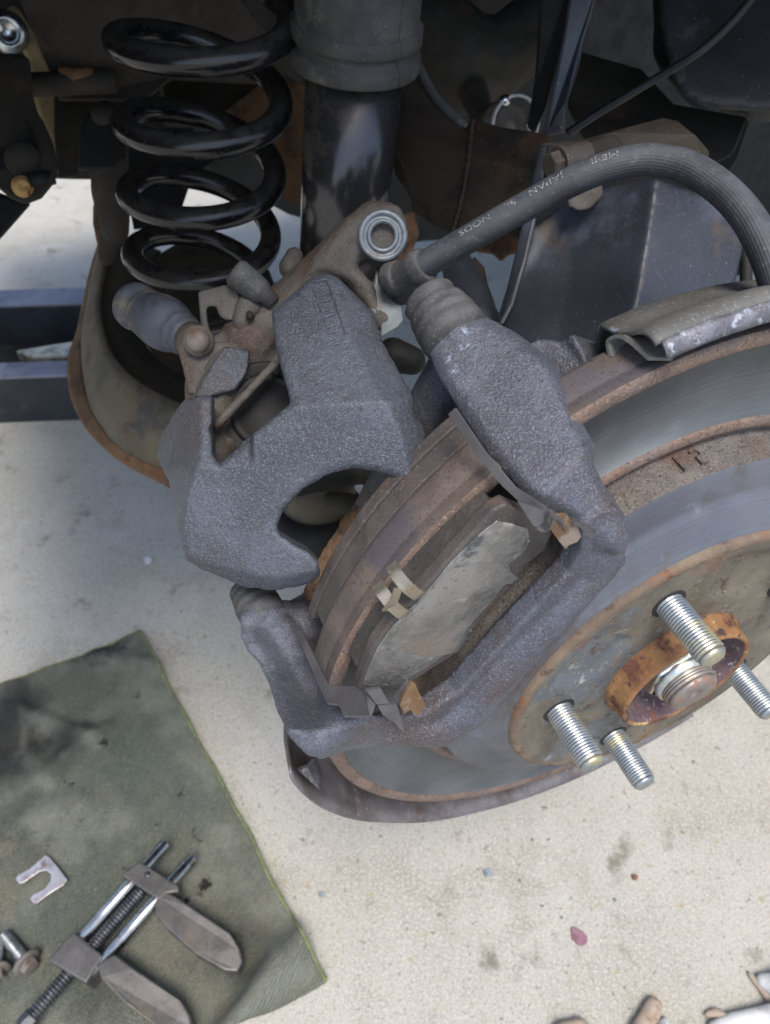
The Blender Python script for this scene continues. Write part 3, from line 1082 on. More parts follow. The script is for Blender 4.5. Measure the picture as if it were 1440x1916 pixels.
AL = [(560, 1182, -50), (650, 1330, 0.5), (690, 1290, -3)]
pplate(g, [(553, 1182), (566, 1178), (574, 1198), (592, 1236), (613, 1278), (622, 1283), (664, 1283), (682, 1298), (686, 1318), (690, 1340), (642, 1340), (635, 1322), (630, 1318), (612, 1316), (604, 1300), (582, 1250)], AL, 0.001)
lo_clip = mk('lower_pad_clip', g, m_clip, t, bevel=0.0003)
g = G()
pplate(g, [(684, 1292), (712, 1288), (728, 1316), (704, 1318)], [(684, 1292, 1.5), (728, 1316, 2.5), (704, 1318, 2.5)], 0.001)
pplate(g, [(686, 1300), (702, 1319), (694, 1342), (684, 1338)], [(686, 1300, 0.8), (704, 1318, 2.5), (690, 1340, 1.5)], 0.001)
pplate(g, [(706, 1320), (742, 1318), (750, 1345), (757, 1372), (746, 1362), (738, 1352), (728, 1347), (716, 1338)], [(706, 1320, 2.0), (742, 1318, 2.0), (757, 1372, 1.6)], 0.001)
mk('clip_hook', g, m_clip, lo_clip)
g = G()
pplate(g, [(770, 1276), (776, 1278), (795, 1320), (786, 1336), (776, 1340), (768, 1328), (756, 1336), (748, 1320), (756, 1300)], [(772, 1276, -1), (795, 1320, 2), (748, 1320, 1.5)], 0.001)
mk('clip_tab', g, m_clip_o, lo_clip)
g = G()
ribbon(g, [HP(764, 1278, -7), HP(748, 1298, -3), HP(738, 1312, 0)], HN, 0.003, 0.0012)
mk('clip_spring', g, m_clip, lo_clip)

# ================================================================== BRAKE PADS
def sector(r0, r1, a0, a1, s, n=14, chamf=0.0):
    P = []
    for k in range(n + 1):
        a = math.radians(a0 + (a1 - a0) * k / n)
        P.append(hub(r1 * math.cos(a), r1 * math.sin(a), s))
    for k in range(n + 1):
        a = math.radians(a1 + (a0 - a1) * k / n)
        P.append(hub(r0 * math.cos(a), r0 * math.sin(a), s))
    return P


t = thing('outer_brake_pad', 'worn brake pad with silver shim on the outer face of the disc', 'brake pad', hub(-115, 80, -20))
g = G()
prism(g, [HP(x, y, -13.2) for x, y in [(670, 1290), (682, 1252), (700, 1210), (735, 1160), (800, 1092), (870, 1014), (922, 956), (948, 944), (1012, 972), (1034, 998), (1020, 1030), (985, 1058), (962, 1092), (925, 1132), (885, 1180), (850, 1226), (790, 1264), (750, 1290)]], -HN * 0.0052)
mk('backing_plate', g, m_padplate, t, bevel=0.0009)
g = G()
prism(g, sector(115, 151, 128, 158.5, -18.4), -HN * 0.0082)
mk('friction_lining', g, m_lining, t, bevel=0.0008)
g = G()
so = [(677, 1283), (690, 1248), (707, 1213), (722, 1190), (737, 1170), (770, 1138), (797, 1110), (820, 1082), (840, 1057), (880, 1017), (908, 992), (930, 975), (960, 980), (988, 990), (993, 1010), (986, 1026), (973, 1040), (953, 1056), (956, 1070), (973, 1083), (958, 1094), (940, 1094), (928, 1110), (917, 1127), (887, 1160), (872, 1172), (878, 1178), (885, 1180), (874, 1198), (862, 1200), (870, 1207), (857, 1222), (840, 1224), (827, 1230), (800, 1248), (780, 1260), (747, 1283), (715, 1285)]
v = [HP(x, y, -12.6) for x, y in so]
prism(g, v, -HN * 0.0007)
sh = mk('shim', g, m_shim, t, bevel=0.0003)
# raised, greasy bulge of the shim
g = G()
ci = [(732, 1196), (745, 1172), (772, 1140), (800, 1110), (838, 1064), (872, 1060), (900, 1052), (935, 1052), (955, 1070), (970, 1083), (942, 1096), (918, 1127), (886, 1162), (870, 1180), (872, 1198), (856, 1220), (820, 1228), (786, 1228), (752, 1216)]
cen = (835, 1130)
v, f = [], []
NR = 7
for i in range(NR + 1):
    q = i / NR
    for (x, y) in ci:
        hgt = 1.3 * (1 - q ** 3) + 0.5 * mnoise.noise(V((x * 0.02 * q, y * 0.02 * q, 0.0)))
        v.append(HP(cen[0] + (x - cen[0]) * q, cen[1] + (y - cen[1]) * q, -12.55 + hgt * (1 - q ** 4)))
n_ = len(ci)
for i in range(NR):
    for k in range(n_):
        k2 = (k + 1) % n_
        f.append((i * n_ + k, i * n_ + k2, (i + 1) * n_ + k2, (i + 1) * n_ + k))
g.add(v, f)
mk('shim_bulge', g, m_shim_dust, sh)
for (p0, p1) in (((790, 1112), (758, 1092)), ((762, 1148), (732, 1128))):
    g = G()
    a, b = HP(p0[0], p0[1], -12), HP(p1[0], p1[1], -12)
    d = (b - a)
    pth = smooth_path([a, a + d * 0.45 + HN * 0.0022, b + HN * 0.0012, b + d * 0.28 - HN * 0.0025, b + d * 0.34 - HN * 0.0065], 5)
    ribbon(g, pth, HN.cross(d).normalized(), 0.0042, 0.0007)
    mk('shim_hook', g, m_clip_b, sh)
g = G()
a, b = HP(745, 1100, -11.5), HP(722, 1142, -11.5)
ribbon(g, smooth_path([a, (a + b) / 2 + HN * 0.001, b], 5), HN.cross(b - a), 0.0028, 0.0007)
mk('shim_hook', g, m_clip_b, sh)

t = thing('inner_brake_pad', 'dark inner brake pad behind the disc edge beside the caliper', 'brake pad', hub(-115, 80, -52))
g = G()
prism(g, sector(113, 152.0, 122, 164, -53.2), -HN * 0.0055)
mk('backing_plate', g, m_padplate, t, bevel=0.0007)
g = G()
prism(g, sector(115, 151.5, 124, 162, -44.6), -HN * 0.0086)
mk('friction_lining', g, m_padplate, t, bevel=0.0008)
g = G()
ribbon(g, smooth_path([HP(680, 1038, -59), HP(688, 1018, -58), HP(706, 996, -57), HP(702, 986, -60)], 4), HN, 0.0035, 0.0009)
mk('wear_clip', g, m_silver, t)
g = G()
capsule(g, HP(692, 1000, -61), HP(698, 990, -61), 0.0026, 0.0022)
capsule(g, HP(676, 1022, -61), HP(680, 1018, -61), 0.0020, 0.0018)
mk('clip_rivet', g, m_silver, t)

# ================================================================== CALIPER (unbolted, hung up beside the bracket)
t = thing('brake_caliper', 'unbolted grey cast brake caliper with two fingers hanging beside the disc', 'brake caliper', K(480, 1060, 0.285))
CE = ray(520, 800).normalized()


def dfing(x, y):
    return 0.258 + 3.2e-5 * (790 - x) + 6.63e-5 * (y - 890)


def dcal(x, y):
    d = dfing(x, y)
    # arm facet leaning back above the fingers
    if x > 480:
        d += 1.75e-4 * max(0.0, 762 - 0.06 * (x - 545) - y)
    # chamfer on the right of the arm
    xl = lerp_line([(500, 618), (518, 624), (625, 655), (700, 690), (800, 745), (905, 772)], y)
    d += (1.6e-4 if y < 720 else 1.6e-4 + 1.0e-4 * min(1, (y - 720) / 80)) * max(0.0, x - xl)
    # left pillar: outer flank and top lean back
    xr = lerp_line([(740, 372), (860, 374), (930, 350), (1000, 342), (1060, 352)], y)
    d += 4.2e-4 * max(0.0, xr - x)
    if x < 470:
        d += 1.3e-4 * max(0.0, 872 - y)
    # lower rim rolls away
    yl = lerp_line([(330, 1030), (430, 1066), (520, 1082), (600, 1066)], x)
    d += 2.2e-4 * max(0.0, y - yl)
    return d


def darm(x, y):
    return dcal(x, y)


g = G()
fing = [(302, 812), (325, 776), (345, 746), (382, 740), (398, 742), (394, 800), (396, 850), (408, 873), (450, 832), (500, 792), (546, 754), (530, 700), (516, 640), (508, 582), (590, 514), (612, 511), (634, 520),
        (700, 586), (716, 640), (748, 698), (772, 738), (775, 775), (793, 802), (801, 850), (798, 885), (785, 900), (766, 905),
        (740, 892), (700, 880), (660, 876), (612, 888), (567, 914), (532, 952), (517, 985), (524, 1003), (550, 1020), (580, 1036), (596, 1054), (598, 1074), (585, 1090), (560, 1098), (510, 1105),
        (455, 1098), (430, 1086), (380, 1066), (347, 1048), (336, 1000), (322, 930), (315, 900), (300, 870), (293, 838)]
relief(g, fing, dcal, 0.014, CE, 3.5, (0.0016, 11.0))
arm2 = [(520, 600), (600, 530), (640, 540), (690, 600), (700, 650), (560, 700), (530, 690)]
prism(g, [K(x, y, dcal(x, y) + 0.010) for x, y in arm2], CE * 0.03)
pil2 = [(335, 770), (392, 750), (396, 850), (380, 900), (340, 900), (318, 850)]
prism(g, [K(x, y, dcal(x, y) + 0.010) for x, y in pil2], CE * 0.034)
cast('finger_casting', g, m_caliper, t, 0.0008, 3, 0.0005, 0.014, 0.0004)
# raised casting mark on the arm: a groove-like bar beside worn, unreadable characters
g = G()
for (x0, y0, x1, y1) in ((612, 524, 648, 626), (590, 528, 612, 522), (586, 540, 592, 556), (592, 556, 614, 548), (597, 566, 618, 560), (596, 566, 602, 584), (602, 584, 622, 576), (604, 594, 626, 588), (606, 598, 610, 612), (610, 614, 632, 606), (614, 624, 636, 618), (616, 636, 630, 632), (622, 646, 640, 640)):
    a, b = K(x0, y0, dcal(x0, y0) - 0.0001), K(x1, y1, dcal(x1, y1) - 0.0001)
    ribbon(g, [a, (a + b) / 2, b], CE.cross(b - a), 0.0008, 0.0014)
mk('casting_mark', g, m_caliper, t, bevel=0.0003)
# piston housing behind the window
g = G()
hc = K(475, 735, 0.312)
lathe(g, hc, CE, [(r * MMs, h * MMs) for r, h in [(23.5, 0), (27, 0.5), (28.5, 2), (29, 20), (27, 34), (20, 38), (1, 38)]], 48)
chain(g, [cball(470, 640, 0.318, 60), cball(560, 560, 0.318, 50), cball(620, 490, 0.312, 40), cball(668, 445, 0.304, 42)])
chain(g, [cball(610, 520, 0.318, 52), cball(655, 540, 0.318, 36), cball(690, 570, 0.312, 26), cball(715, 600, 0.308, 20)])
chain(g, [cball(668, 445, 0.304, 40), cball(700, 420, 0.304, 42), cball(722, 432, 0.304, 34)])
relief(g, [(548, 530), (585, 480), (640, 418), (684, 386), (724, 374), (752, 390), (764, 420), (762, 455), (738, 484), (700, 486), (676, 482), (668, 500), (700, 530), (716, 580), (690, 590), (650, 530), (610, 512), (575, 525)], lambda x, y: 0.2945 + 7.0e-5 * max(0.0, y - 440) + 4.0e-5 * max(0.0, 690 - x), 0.014, CE, 4.0, (0.003, 14.0))
chain(g, [cball(640, 480, 0.31, 30), cball(690, 500, 0.312, 26)])
chain(g, [cball(430, 700, 0.312, 50), cball(400, 760, 0.312, 45), cball(385, 820, 0.31, 40)])
chain(g, [cball(398, 850, 0.306, 34), cball(440, 815, 0.322, 30), cball(500, 770, 0.33, 60)])
chain(g, [cball(545, 500, 0.322, 24), cball(550, 480, 0.322, 18)])
chain(g, [cball(405, 795, 0.296, 9), cball(515, 680, 0.296, 9), cball(535, 640, 0.296, 14)])
cast('piston_housing', g, m_caliper_in, t, 0.0010, 3, 0.0007, 0.01, 0.0005)
g = G()
lathe(g, K(500, 770, 0.3095), -CE, [(r * MMs, h * MMs) for r, h in [(20.5, -8), (20.5, 0.5), (19.5, 1.4), (18, 0.4), (16.5, 1.2), (15.5, 0.2)]], 64, True, True, True)
mk('piston_seal', g, m_under_d, t)
g = G()
lathe(g, K(500, 770, 0.3095), -CE, [(r * MMs, h * MMs) for r, h in [(15.2, -2), (15.2, 2.0), (14.6, 2.6), (12, 2.6), (11.4, 1.0), (0.5, 0.8)]], 64, True, True, True)
mk('piston', g, m_under_d, t)
# guide-pin ear with machined bore
bc = K(716, 441, 0.2925)
bax = -(ray(700, 470).normalized())
g = G()
lathe(g, bc, bax, [(r * MMs, h * MMs) for r, h in [(9.6, -14), (9.8, -2), (9.6, 0.6), (9.1, 1.3), (7.8, 1.4), (7.5, 0.6), (6.3, 0.5), (6.1, 1.4), (5.2, 1.5), (4.7, 1.0)]], 64, True, True, False)
er = mk('ear_boss', g, m_bushgrey, t)
g = G()
lathe(g, bc, bax, [(r * MMs, h * MMs) for r, h in [(5.1, 1.35), (4.6, 0.9), (4.45, 0), (4.45, -7.5)]], 48, True, False, False)
mk('threaded_bore', g, m_silver, er)
g = G()
lathe(g, bc, bax, [(4.5 * MMs, -4.4 * MMs), (0.1 * MMs, -4.6 * MMs)], 32, True, False, False)
mk('bore_end', g, m_under_d, er)
# bleeder with rubber cap
g = G()
a, b = K(436, 506, 0.300), K(512, 566, 0.305)
d = b - a
tube(g, [a, a + d * 0.06, a + d * 0.1, a + d * 0.62, a + d * 0.72, a + d * 0.78, a + d], [0.0047, 0.0058, 0.0061, 0.0055, 0.0050, 0.0036, 0.0034], 24)
mk('bleeder_cap', g, m_rubber, t)
g = G()
chain(g, [cball(465, 575, 0.308, 26), cball(455, 600, 0.308, 22), cball(462, 640, 0.31, 14)])
cast('lever_stop', g, m_caliper_in, t, 0.0009, 3, 0.0004, 0.01, 0.0002)
g = G()
lathe(g, K(467, 590, 0.3015), -CE, [(0.0016, -0.002), (0.0016, 0.0012), (0.0001, 0.0012)], 16)
mk('stop_hole', g, m_under_d, t)
# handbrake lever plate with a U notch, nut and lower boss
g = G()
plate(g, [(370, 545), (420, 533), (440, 540), (452, 560), (440, 575), (438, 600), (422, 600), (408, 590), (402, 572), (386, 574), (384, 590), (398, 640), (450, 652), (440, 700), (395, 735), (352, 735), (340, 690), (330, 650), (345, 615), (376, 600)][:0] or
      [(x, y, 0.306) for x, y in [(370, 545), (420, 533), (446, 540), (452, 570), (438, 600), (422, 599), (410, 592), (404, 573), (386, 574), (388, 600), (398, 640), (452, 640), (448, 690), (400, 735), (352, 738), (342, 690), (332, 655), (340, 628), (376, 612)]], 0.006)
mk('handbrake_lever', g, m_caliper_in, t, bevel=0.0012, label='dusty handbrake lever plate with a U notch')
g = G()
plate(g, [(x, y, 0.299) for x, y in [(418, 648), (468, 655), (462, 700), (440, 730), (396, 742), (360, 745), (384, 700)]], 0.010)
cast('lever_block', g, m_caliper, t, 0.001, 4, 0.0005, 0.01, 0.0003)
g = G()
lathe(g, K(371, 638, 0.302), -CE, [(r * MMs, h * MMs) for r, h in [(6.0, -2), (6.0, 1.0), (5.0, 1.2), (4.9, 3.2), (4.0, 4.6), (2.2, 5.4), (0.1, 5.6)]], 24)
mk('lever_bolt', g, m_bolt, t)

# ---- spring-loaded pivot boot left of the caliper
t = thing('joint_boot', 'dusty blue black rubber joint boot left of the caliper, by the spring', 'joint boot', K(300, 640, 0.335))
a, b = K(252, 572, 0.345), K(366, 640, 0.318)
axj = (b - a).normalized()
ln = (b - a).length
g = G()
lathe(g, a, axj, [(r * 0.82 * MMs, h * ln) for r, h in [(9, -0.06), (13.0, -0.02), (13.6, 0.04), (12.2, 0.10), (9.6, 0.13), (9.8, 0.17), (12.8, 0.20), (13.2, 0.24), (12.4, 0.27), (13.6, 0.31), (14.6, 0.42), (14.7, 0.52), (13.8, 0.62), (12.0, 0.70), (10.6, 0.73), (11.4, 0.76), (11.2, 0.80), (10.2, 0.82), (10.4, 0.85), (9.8, 0.9), (8.4, 0.92), (8.2, 1.0), (4, 1.02)]], 48)
mk('boot', g, m_rubber_b, t)
g = G()
lathe(g, a, axj, [(r * MMs, h * ln) for r, h in [(7.6, 0.9), (7.6, 1.05), (6.8, 1.1), (1, 1.12)]], 32)
mk('washer', g, m_bolt, t)

# ================================================================== BRAKE HOSE
t = thing('brake_hose', 'ribbed black rubber brake hose with printed lettering arching over the bracket', 'brake hose', K(1100, 380, 0.27))
hp = smooth_path([K(782, 503, 0.288), K(830, 474, 0.284), K(900, 434, 0.278), K(980, 388, 0.272), K(1060, 344, 0.266), K(1140, 311, 0.261), K(1215, 299, 0.257), K(1285, 313, 0.252), K(1350, 354, 0.246), K(1402, 412, 0.240), K(1440, 490, 0.236), K(1462, 570, 0.238)], 12)
HR = 0.00515
fr = frames(hp)
g = G()
seg = 96
v, f = [], []
for (p, a, b, tt) in fr:
    for k in range(seg):
        an = 2 * math.pi * k / seg
        rr = HR * (1 + 0.018 * math.cos(an * 32))
        v.append(p + (a * math.cos(an) + b * math.sin(an)) * rr)
for i in range(len(fr) - 1):
    for k in range(seg):
        k2 = (k + 1) % seg
        f.append((i * seg + k, i * seg + k2, (i + 1) * seg + k2, (i + 1) * seg + k))
g.add(v, f)
ho = mk('hose', g, m_hose, t)
# lettering wrapped on the hose, upside down for the camera, reading from right to left
cum = [0.0]
for i in range(1, len(hp)):
    cum.append(cum[-1] + (hp[i] - hp[i - 1]).length)


def on_hose(L_, ang, rad):
    L_ = min(max(L_, 0), cum[-1] - 1e-6)
    for i in range(len(cum) - 1):
        if cum[i + 1] >= L_:
            break
    q = (L_ - cum[i]) / (cum[i + 1] - cum[i])
    p = hp[i].lerp(hp[i + 1], q)
    tt = (hp[i + 1] - hp[i]).normalized()
    vw = (CAM - p)
    vw = (vw - tt * vw.dot(tt)).normalized()      # side of the hose that faces up and outwards
    side = tt.cross(vw)
    return p + (vw * math.cos(ang) + side * math.sin(ang)) * rad


def near_len(px, py):
    best = min(range(len(hp)), key=lambda i: ((CX + F * (hp[i] - CAM).dot(RT) / dep(hp[i]) - px) ** 2 + (CY + F * (hp[i] - CAM).dot(DN) / dep(hp[i]) - py) ** 2))
    return cum[best]


sgn = 1 if (on_hose(cum[-1] * 0.4, 0.6, HR) - on_hose(cum[-1] * 0.4, 0, HR)).dot(DN) < 0 else -1
for word, x0, y0 in (('MEIJI', 1156, 305), ('JAPAN', 1062, 345), ('8L', 975, 392), ('NODS', 925, 418)):
    vs, fs = text_mesh(word, 0.0036)
    L0 = near_len(x0, y0)
    g = G()
    g.add([on_hose(L0 - p.x * 1.25, sgn * (0.95 - p.y / HR), HR * 1.022) for p in vs], fs, False)
    mk('lettering', g, m_print, ho, label='pale printed lettering on the hose')
# crimped end and banjo
g = G()
tube(g, [K(728, 524, 0.300), K(745, 521, 0.297), K(752, 519, 0.296), K(772, 508, 0.291), K(775, 506, 0.2905), K(788, 500, 0.288), K(798, 494, 0.286)], [0.0068, 0.0070, 0.0062, 0.0062, 0.0069, 0.0072, 0.0064], 32)
mk('crimp_sleeve', g, m_rubber, t, bevel=0.0004)
g = G()
chain(g, [cball(752, 545, 0.304, 26), cball(735, 520, 0.304, 30)])
cast('banjo_fitting', g, m_rubber, t, 0.0009, 4, 0.0003, 0.01, 0.0002)
t = thing('hose_bracket', 'grey zinc bracket plate between the caliper and the hose end', 'bracket plate', K(725, 600, 0.30))
g = G()
plate(g, [(x, y, 0.3045) for x, y in [(702, 504), (716, 512), (718, 540), (738, 560), (752, 572), (754, 600), (745, 612), (712, 632), (712, 600), (690, 575), (672, 540), (688, 548), (700, 530)]], 0.003)
mk('bracket_plate', g, m_teal, t, bevel=0.0006)

# ================================================================== COIL SPRING, DAMPER
t0 = K(378, 56, 0.376)
t1 = K(377, 456, 0.463)
axs = (t1 - t0).normalized()
ref = (CAM - t0)
ref = (ref - axs * ref.dot(axs)).normalized()      # towards the camera
sidev = axs.cross(ref)
if sidev.dot(RT) > 0:
    sidev = -sidev                                    # to the left
Lr = (t1 - t0).length
turns_px = 3.0
pts = []
NT = 44
Rs = 0.0416
for i in range(int(-0.45 * NT), int(4.2 * NT)):
    q = i / NT
    a = 2 * math.pi * q
    rr = Rs * (1 + 0.06 * max(0, 1 - q) * 0.3)
    if q > 3.2:
        rr *= 1 - 0.05 * (q - 3.2)
    qq = q
    pts.append(t0 + axs * (Lr * qq / 3.0) + (ref * math.cos(a) + sidev * math.sin(a)) * rr)
g = G()
tube(g, pts, 0.0065, 24)
o = mk('coil_spring', g, m_spring)
tag(o, 'glossy black coil spring with dusty windings', 'coil spring')

t = thing('shock_absorber', 'black shock absorber with grey ribbed dust sleeve beside the spring', 'shock absorber', K(637, 480, 0.45))
pa, pb = K(669, 60, 0.372), K(636, 500, 0.462)
axd = (pb - pa).normalized()
g = G()
lathe(g, pa, axd, [(0.0252, 0.01), (0.0252, (pb - pa).length), (0.02, (pb - pa).length + 0.004)], 64)
mk('damper_tube', g, m_damper, t)
pt = K(672, -60, 0.352)
pt1 = K(664, 122, 0.384)
axb = (pt1 - pt).normalized()
Lb = (pt1 - pt).length
g = G()
lathe(g, pt, axb, [(0.0308, -0.05), (0.0308, Lb * 0.50), (0.0312, Lb * 0.515), (0.0330, Lb * 0.525), (0.0332, Lb * 0.675), (0.0325, Lb * 0.69), (0.0308, Lb * 0.70), (0.0308, Lb * 0.795), (0.0330, Lb * 0.805), (0.0334, Lb * 0.97), (0.0328, Lb), (0.0296, Lb), (0.0296, Lb * 0.6)], 72, True, True, False)
sl = mk('dust_sleeve', g, m_boot, t)
# moulding seam down the sleeve
g = G()
sd_ = (K(775, 60, 0.36) - K(664, 60, 0.372))
sd_ = (sd_ - axb * sd_.dot(axb)).normalized()
sd_ = (sd_ * 0.86 + (CAM - pt - axb * (CAM - pt).dot(axb)).normalized() * 0.5).normalized()
tube(g, [pt + axb * (Lb * q) + sd_ * r for q, r in ((-0.2, 0.0309), (0.50, 0.0309), (0.53, 0.0332), (0.67, 0.0333), (0.70, 0.0309), (0.79, 0.0309), (0.81, 0.0332), (0.98, 0.0334))], 0.0005, 6)
mk('mould_seam', g, m_boot, sl)

# ================================================================== LOWER ARM WITH SPRING SEAT
t = thing('control_arm', 'tan dirt-caked lower suspension arm with spring seat bowl', 'suspension arm', GP(200, 800, 0.36))
I_ = [(232, 440), (205, 490), (192, 545), (190, 590), (205, 650), (232, 690), (262, 716), (300, 738), (345, 757), (400, 770)]
M_ = [(196, 440), (178, 500), (166, 560), (156, 620), (156, 680), (170, 756), (196, 802), (226, 836), (295, 872), (380, 900)]
O_ = [(190, 442), (172, 500), (158, 560), (146, 620), (128, 676), (134, 744), (162, 802), (205, 846), (238, 872), (314, 912)]


def strip(name, A, B, za, zb, mat, solid, n=6, mid=0.0):
    pa_ = smooth_path([GP(x, y, za) for x, y in A], n)
    pb_ = smooth_path([GP(x, y, zb) for x, y in B], n)
    g = G()
    v, f = [], []
    rows = 5
    for i in range(len(pa_)):
        for k in range(rows):
            q = k / (rows - 1)
            p = pa_[i].lerp(pb_[i], q)
            p = p + UP * (mid * math.sin(math.pi * q))
            v.append(p)
    for i in range(len(pa_) - 1):
        for k in range(rows - 1):
            f.append((i * rows + k, i * rows + k + 1, (i + 1) * rows + k + 1, (i + 1) * rows + k))
    g.add(v, f)
    return mk(name, g, mat, t, solid=solid)


strip('seat_wall', I_, M_, 0.408, 0.372, m_arm, 0.003, mid=0.004)
strip('seat_flange', M_, O_, 0.372, 0.366, m_arm_rust, 0.003)
# dark inside of the bowl
Bin = [(300, 470), (268, 520), (255, 560), (250, 600), (262, 630), (280, 660), (300, 680), (330, 700), (370, 715), (420, 730)]
strip('bowl_inside', I_, Bin, 0.408, 0.365, m_under, 0.002)
g = G()
prism(g, [GP(x, y, 0.362) for x, y in [(255, 500), (250, 600), (300, 690), (420, 740), (520, 700), (560, 600), (480, 480), (340, 450)]], UP * -0.003)
mk('bowl_floor', g, m_arm, t)
g = G()
chain(g, [cball(215, 430, 0.52, 26), cball(205, 360, 0.51, 34), cball(205, 290, 0.49, 36), cball(200, 225, 0.47, 34)])
chain(g, [cball(200, 480, 0.53, 18), cball(213, 400, 0.52, 24)])
cast('arm_neck', g, m_under, t, 0.002, 6, 0.002, 0.03)
g = G()
chain(g, [cball(192, 470, 0.535, 8), cball(184, 420, 0.53, 10), cball(182, 385, 0.53, 8)])
cast('arm_edge', g, m_arm_rust, t, 0.0015, 3, 0.001, 0.02)
g = G()
plate(g, [(x, y, 0.462) for x, y in [(148, 240), (158, 214), (180, 204), (212, 206), (232, 240), (238, 300), (214, 322), (146, 320)]], 0.008)
mk('opening_shade', g, m_under_d, t, bevel=0.003)  # black plate put in for the shade inside an opening

# ================================================================== SUBFRAME behind spring (upper left)
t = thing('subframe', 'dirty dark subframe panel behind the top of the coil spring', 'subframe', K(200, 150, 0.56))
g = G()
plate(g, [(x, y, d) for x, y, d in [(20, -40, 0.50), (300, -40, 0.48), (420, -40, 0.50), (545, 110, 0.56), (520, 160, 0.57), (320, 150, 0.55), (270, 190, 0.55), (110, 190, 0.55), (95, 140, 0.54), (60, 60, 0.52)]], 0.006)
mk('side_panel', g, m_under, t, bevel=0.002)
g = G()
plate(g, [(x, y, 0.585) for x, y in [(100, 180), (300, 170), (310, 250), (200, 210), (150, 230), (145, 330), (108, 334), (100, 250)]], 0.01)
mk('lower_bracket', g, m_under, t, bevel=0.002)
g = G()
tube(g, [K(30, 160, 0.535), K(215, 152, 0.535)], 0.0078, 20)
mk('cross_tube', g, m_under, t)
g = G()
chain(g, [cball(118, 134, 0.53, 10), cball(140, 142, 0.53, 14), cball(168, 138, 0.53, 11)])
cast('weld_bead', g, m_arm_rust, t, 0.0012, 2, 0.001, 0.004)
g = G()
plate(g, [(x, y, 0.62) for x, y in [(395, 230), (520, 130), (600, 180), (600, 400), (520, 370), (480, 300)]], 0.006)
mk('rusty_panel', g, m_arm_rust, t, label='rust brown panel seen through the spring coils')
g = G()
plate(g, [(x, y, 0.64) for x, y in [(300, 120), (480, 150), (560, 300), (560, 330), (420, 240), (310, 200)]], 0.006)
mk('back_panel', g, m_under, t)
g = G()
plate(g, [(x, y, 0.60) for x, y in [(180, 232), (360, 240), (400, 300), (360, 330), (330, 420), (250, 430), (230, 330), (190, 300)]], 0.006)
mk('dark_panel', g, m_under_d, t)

t = thing('brace_strut', 'pale tan brace strut in the top left corner', 'brace', K(70, 120, 0.64))
g = G()
plate(g, [(x, y, 0.64) for x, y in [(-40, -60), (10, -20), (40, 25), (70, 75), (92, 120), (100, 160), (112, 230), (124, 330), (108, 330), (80, 240), (62, 180), (50, 110), (20, 60), (-40, -10)]], 0.012)
mk('strut_bar', g, m_brace, t, bevel=0.004)
g = G()
lathe(g, K(14, 60, 0.625), -ray(14, 60), [(r * MMs, h * MMs) for r, h in [(16, -8), (16, 2), (13, 4), (12, 8), (9, 9), (8, 4), (0.5, 4)]], 32)
mk('end_bush', g, m_silver, t)

t = thing('bush_mount', 'dusty black bush mount with rust yellow bolt, upper left edge', 'mount', K(40, 380, 0.50))
g = G()
outl = [(-60, 96), (40, 100), (56, 108), (63, 200), (82, 228), (100, 270), (108, 310), (104, 340), (78, 372), (48, 384), (20, 372), (-20, 340), (-60, 330)]
plate(g, [(x, y, 0.495) for x, y in outl], 0.010)
mk('mount_plate', g, m_under, t, bevel=0.003)
g = G()
plate(g, smooth and [(x, y, 0.4945) for x, y in [(46, 224), (58, 240), (72, 275), (78, 325), (70, 328), (66, 290), (56, 255)]] if False else [(x, y, 0.4948) for x, y in [(46, 224), (58, 240), (72, 275), (78, 325), (70, 328), (66, 290), (56, 255)]], 0.004)
plate(g, [(x, y, 0.4948) for x, y in [(4, 276), (30, 268), (52, 276), (64, 292), (62, 298), (44, 284), (24, 278), (8, 290), (8, 318), (-10, 318), (-10, 280)]], 0.004)
mk('mount_slot', g, m_plastic, t)
g = G()
lathe(g, K(44, 300, 0.494), -ray(44, 300), [(0.0115, -0.006), (0.0115, 0.002), (0.0108, 0.0035), (0.0004, 0.0038)], 40)
mk('rubber_core', g, m_under, t)
g = G()
a = K(42, 349, 0.4925)
lathe(g, a, -ray(42, 349), [(r * MMs, h * MMs) for r, h in [(6.8, -3), (6.8, 0.5), (6.2, 1.6), (5.0, 1.8), (4.8, 4.2), (4.0, 5.0), (2.0, 5.0), (1.6, 4.2), (0.1, 4.2)]], 28)
mk('mount_bolt', g, m_bolt_o, t)
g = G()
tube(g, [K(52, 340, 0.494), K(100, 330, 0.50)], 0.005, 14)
mk('bolt_side_pin', g, m_under_d, t)  # black pin running sideways from the mount bolt
g = G()
plate(g, [(x, y, 0.56) for x, y in [(-80, 330), (20, 368), (60, 380), (0, 448), (-80, 520)]], 0.02)
mk('mount_arm', g, m_under_d, t, bevel=0.003)

# ================================================================== TRAILING ARM (brown plate, centre top)
t = thing('trailing_arm', 'rust-stained dark trailing arm plate behind the hose', 'suspension arm', K(880, 440, 0.42))
g = G()
plate(g, [(x, y, d) for x, y, d in [(720, 160, 0.46), (742, 120, 0.46), (786, 135, 0.455), (800, 165, 0.45), (822, 196, 0.445), (862, 236, 0.435), (872, 240, 0.43), (884, 222, 0.425), (940, 238, 0.41), (1030, 252, 0.39), (1032, 330, 0.385), (1000, 400, 0.385), (975, 450, 0.385), (930, 432, 0.395), (880, 442, 0.405), (850, 440, 0.41), (800, 415, 0.42), (772, 398, 0.42), (768, 372, 0.425), (738, 325, 0.44), (722, 240, 0.45)]], 0.006)
mk('arm_plate', g, m_trail, t, bevel=0.0025)
g = G()
tube(g, smooth_path([K(780, 118, 0.456), K(800, 160, 0.45), K(824, 194, 0.4445), K(866, 236, 0.434)], 6), 0.0028, 10)
mk('arm_edge', g, m_shield_up, t)
g = G()
